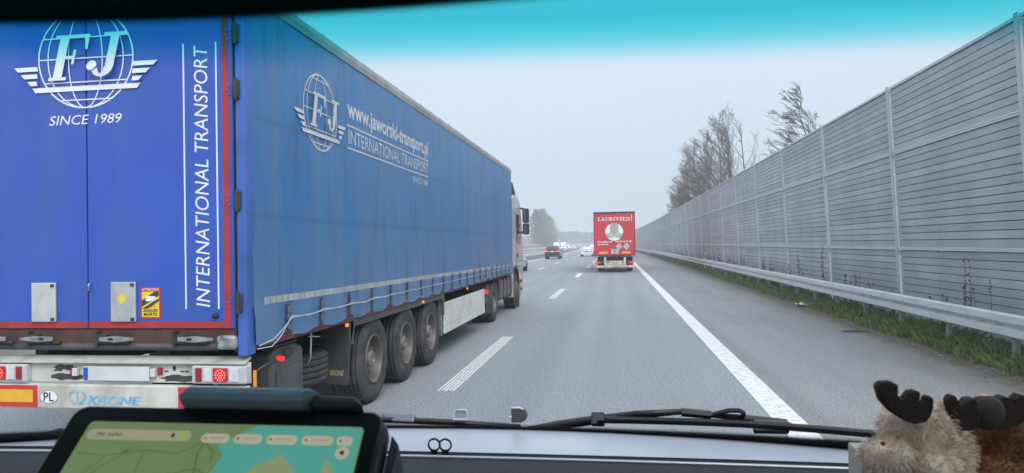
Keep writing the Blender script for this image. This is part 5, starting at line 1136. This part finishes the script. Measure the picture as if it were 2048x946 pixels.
# ------------------------------------------------------------------ two plush moose and a small carton
def plush(name, label, blobs, mat, furlen, nfur, loc, seed, vox=.0035):
    t = thing(name, loc, label, 'plush toy'); m = MB()
    for c, r_ in blobs:
        r3 = r_ if isinstance(r_, tuple) else (r_,)*3; N, K = 14, 9
        rows = [[(c[0] + r3[0]*math.cos(2*math.pi*i/N)*math.sin(math.pi*j/K), c[1] + r3[1]*math.sin(2*math.pi*i/N)*math.sin(math.pi*j/K), c[2] + r3[2]*math.cos(math.pi*j/K)) for i in range(N + 1)] for j in range(K + 1)]
        m.grid(rows)
    o = m.build('body', mat, t, smooth=True)
    bm = bmesh.new(); bm.from_mesh(o.data); bmesh.ops.remove_doubles(bm, verts=bm.verts[:], dist=1e-5); bmesh.ops.recalc_face_normals(bm, faces=bm.faces[:]); bm.to_mesh(o.data); bm.free()
    rmod = o.modifiers.new('one_skin', 'REMESH'); rmod.mode = 'VOXEL'; rmod.voxel_size = vox; rmod.use_smooth_shade = True
    smod = o.modifiers.new('soft', 'SMOOTH'); smod.iterations = 6
    bpy.context.view_layer.update(); dg = bpy.context.evaluated_depsgraph_get(); me = o.evaluated_get(dg).to_mesh()
    q = random.Random(seed); fm = MB(); L0 = WORLD[t.name]; me.calc_loop_triangles(); tris = list(me.loop_triangles); vs = me.vertices
    ar = [x.area for x in tris]; pick = q.choices(tris, weights=ar, k=nfur)
    for tr_ in pick:
        a, b = q.random(), q.random()
        if a + b > 1: a, b = 1 - a, 1 - b
        p0, p1, p2 = (vs[i].co for i in tr_.vertices); p = p0 + (p1 - p0)*a + (p2 - p0)*b; nn = tr_.normal
        cl_ = noise.noise_vector((p + L0)*70)
        d = (nn*.8 + cl_*.55 + Vector((q.gauss(0, .2), q.gauss(0, .2), q.gauss(-.12, .2)))).normalized(); ln = furlen*q.uniform(.6, 1.25); sd_ = d.cross(Vector((q.gauss(0, 1), q.gauss(0, 1), q.gauss(0, 1)))).normalized()*.0005
        pw = p + L0; mid = pw + d*ln*.55; tip = mid + (d + Vector((0, 0, -.5))).normalized()*ln*.5
        fm.add([pw - sd_, pw + sd_, mid + sd_*.8, mid - sd_*.8, tip], [(0, 1, 2, 3), (3, 2, 4)])
    o2 = fm.build('fur', mat, t); o2['kind'] = 'stuff'
    return t
M_CREAMF = pm('cream_plush', (.85, .74, .60), .9, var=.12, scale=30, dirt=(.56, .40, .31), dscale=24, damt=.8); M_BRNF = pm('brown_plush', (.2, .085, .035), .9, var=.35, scale=60, dirt=(.3, .15, .06), dscale=45, damt=.6)
M_ANT = pm('felt_antler', (.030, .019, .015), .95, var=.3, scale=40, bump=.3, bscale=300)
RV, UV, FV = _r, _u, _f
def cp(px, py, d): return Vector((0, 0, 1.85)) + (_f + _r*((px - 1024)/1400) + _u*((473 - py)/1400))*d     # a point at depth d
def bl_(px, py, d, r_): return (tuple(cp(px, py, d)), r_)
D1 = .80
P1 = plush('plush_moose', 'cream plush moose with dark brown antlers sitting on the dashboard', [bl_(1838, 866, D1, (.034, .03, .040)), bl_(1800, 850, D1, (.022, .022, .024)), bl_(1865, 850, D1, (.025, .024, .026)), bl_(1775, 915, D1 - .02, (.028, .026, .020)), bl_(1815, 915, D1, (.036, .032, .026)), bl_(1870, 905, D1, (.034, .03, .036)), bl_(1925, 900, D1 + .01, (.014, .012, .026)), bl_(1865, 960, D1 - .02, (.042, .036, .036)), bl_(1860, 1000, D1 - .01, (.05, .042, .035))], M_CREAMF, .0075, 9000, (.334, .86, 1.505), 1)
def antler(root, pts, d, th, thick=.012, back=0.0):
    """felt antler: pts outline in local picture-free units (metres right/up from its base)"""
    base = cp(*d); ps = [base + _r*a + _u*b + _f*back for a, b in pts]
    o = MB().prism(ps, _f*thick).build('antler', M_ANT, root, bevel=.0045, seg=3); return o
k_ = D1/1400
def pxo(l, ox, oy): return [((x - ox)*k_, -(y - oy)*k_) for x, y in l]
antler(P1, pxo([(1757, 775), (1765, 766), (1785, 765), (1799, 772), (1799, 785), (1798, 793), (1805, 799), (1812, 795), (1820, 784), (1832, 782), (1842, 786), (1840, 800), (1844, 808), (1850, 803), (1852, 795), (1860, 792), (1867, 799), (1866, 815), (1861, 832), (1852, 843), (1832, 847), (1812, 841), (1785, 824), (1766, 803)], 1812, 800), (1812, 800, D1 - .035), .012)
antler(P1, pxo([(1897, 800), (1905, 791), (1914, 793), (1919, 803), (1924, 812), (1936, 803), (1950, 797), (1957, 803), (1960, 850), (1945, 862), (1922, 862), (1908, 845), (1899, 822)], 1920, 820), (1920, 820, D1 - .02), .012)
MB().lathe([(-.003, .0001), (-.0015, .0024), (.0015, .0024), (.003, .0001)], cp(1766, 887, D1 - .045), (.9, -.4, 0), 12).build('red_nose_stitch', pm('red_felt', (.5, .02, .05), .8), P1, smooth=True)
D2 = .86
P2 = plush('plush_moose', 'brown plush moose with dark lobed antlers beside the cream one', [bl_(1985, 880, D2, (.036, .034, .045)), bl_(2030, 880, D2, (.045, .036, .045)), bl_(1960, 930, D2, (.035, .032, .04)), bl_(2050, 940, D2, (.06, .04, .05)), bl_(1985, 985, D2 - .02, (.06, .045, .05))], M_BRNF, .009, 8000, (.45, .9, 1.505), 2)
k_ = D2/1400
antler(P2, pxo([(1925, 830), (1930, 812), (1940, 800), (1952, 798), (1960, 806), (1966, 800), (1978, 797), (1990, 806), (1996, 800), (2010, 795), (2024, 800), (2028, 812), (2030, 800), (2040, 791), (2052, 795), (2056, 815), (2050, 840), (2035, 852), (2000, 856), (1960, 856), (1935, 850)], 1990, 830), (1990, 830, D2 - .045), .012, .014)
MB().lathe([(-.008, .0001), (-.0075, .008), (-.005, .016), (0, .020), (.006, .016), (.008, .0001)], cp(1976, 826, D2 - .062), tuple(_f), 20).build('antler_pad', pm('felt_pad', (.055, .045, .04), .95, var=.3, scale=60), P2, smooth=True)
MB().lathe([(-.008, .0001), (-.0075, .008), (-.005, .015), (0, .019), (.006, .015), (.008, .0001)], cp(1968, 818, D2 + .01), tuple(_f), 20).build('tan_highlight', pm('highlight_tan', (.55, .38, .2), .95, var=.2, scale=60), P2, smooth=True)  # tan highlight behind the antlers, built as a coloured lobe
cb = cp(1722, 907, .86); tag(MB().box(cb.x, cb.x + .11, cb.y, cb.y + .05, 1.518, cb.z).build('carton', pm('carton_beige', (.42, .39, .34), .8, var=.08), bevel=.002), 'small beige carton behind the cream plush moose', 'carton')
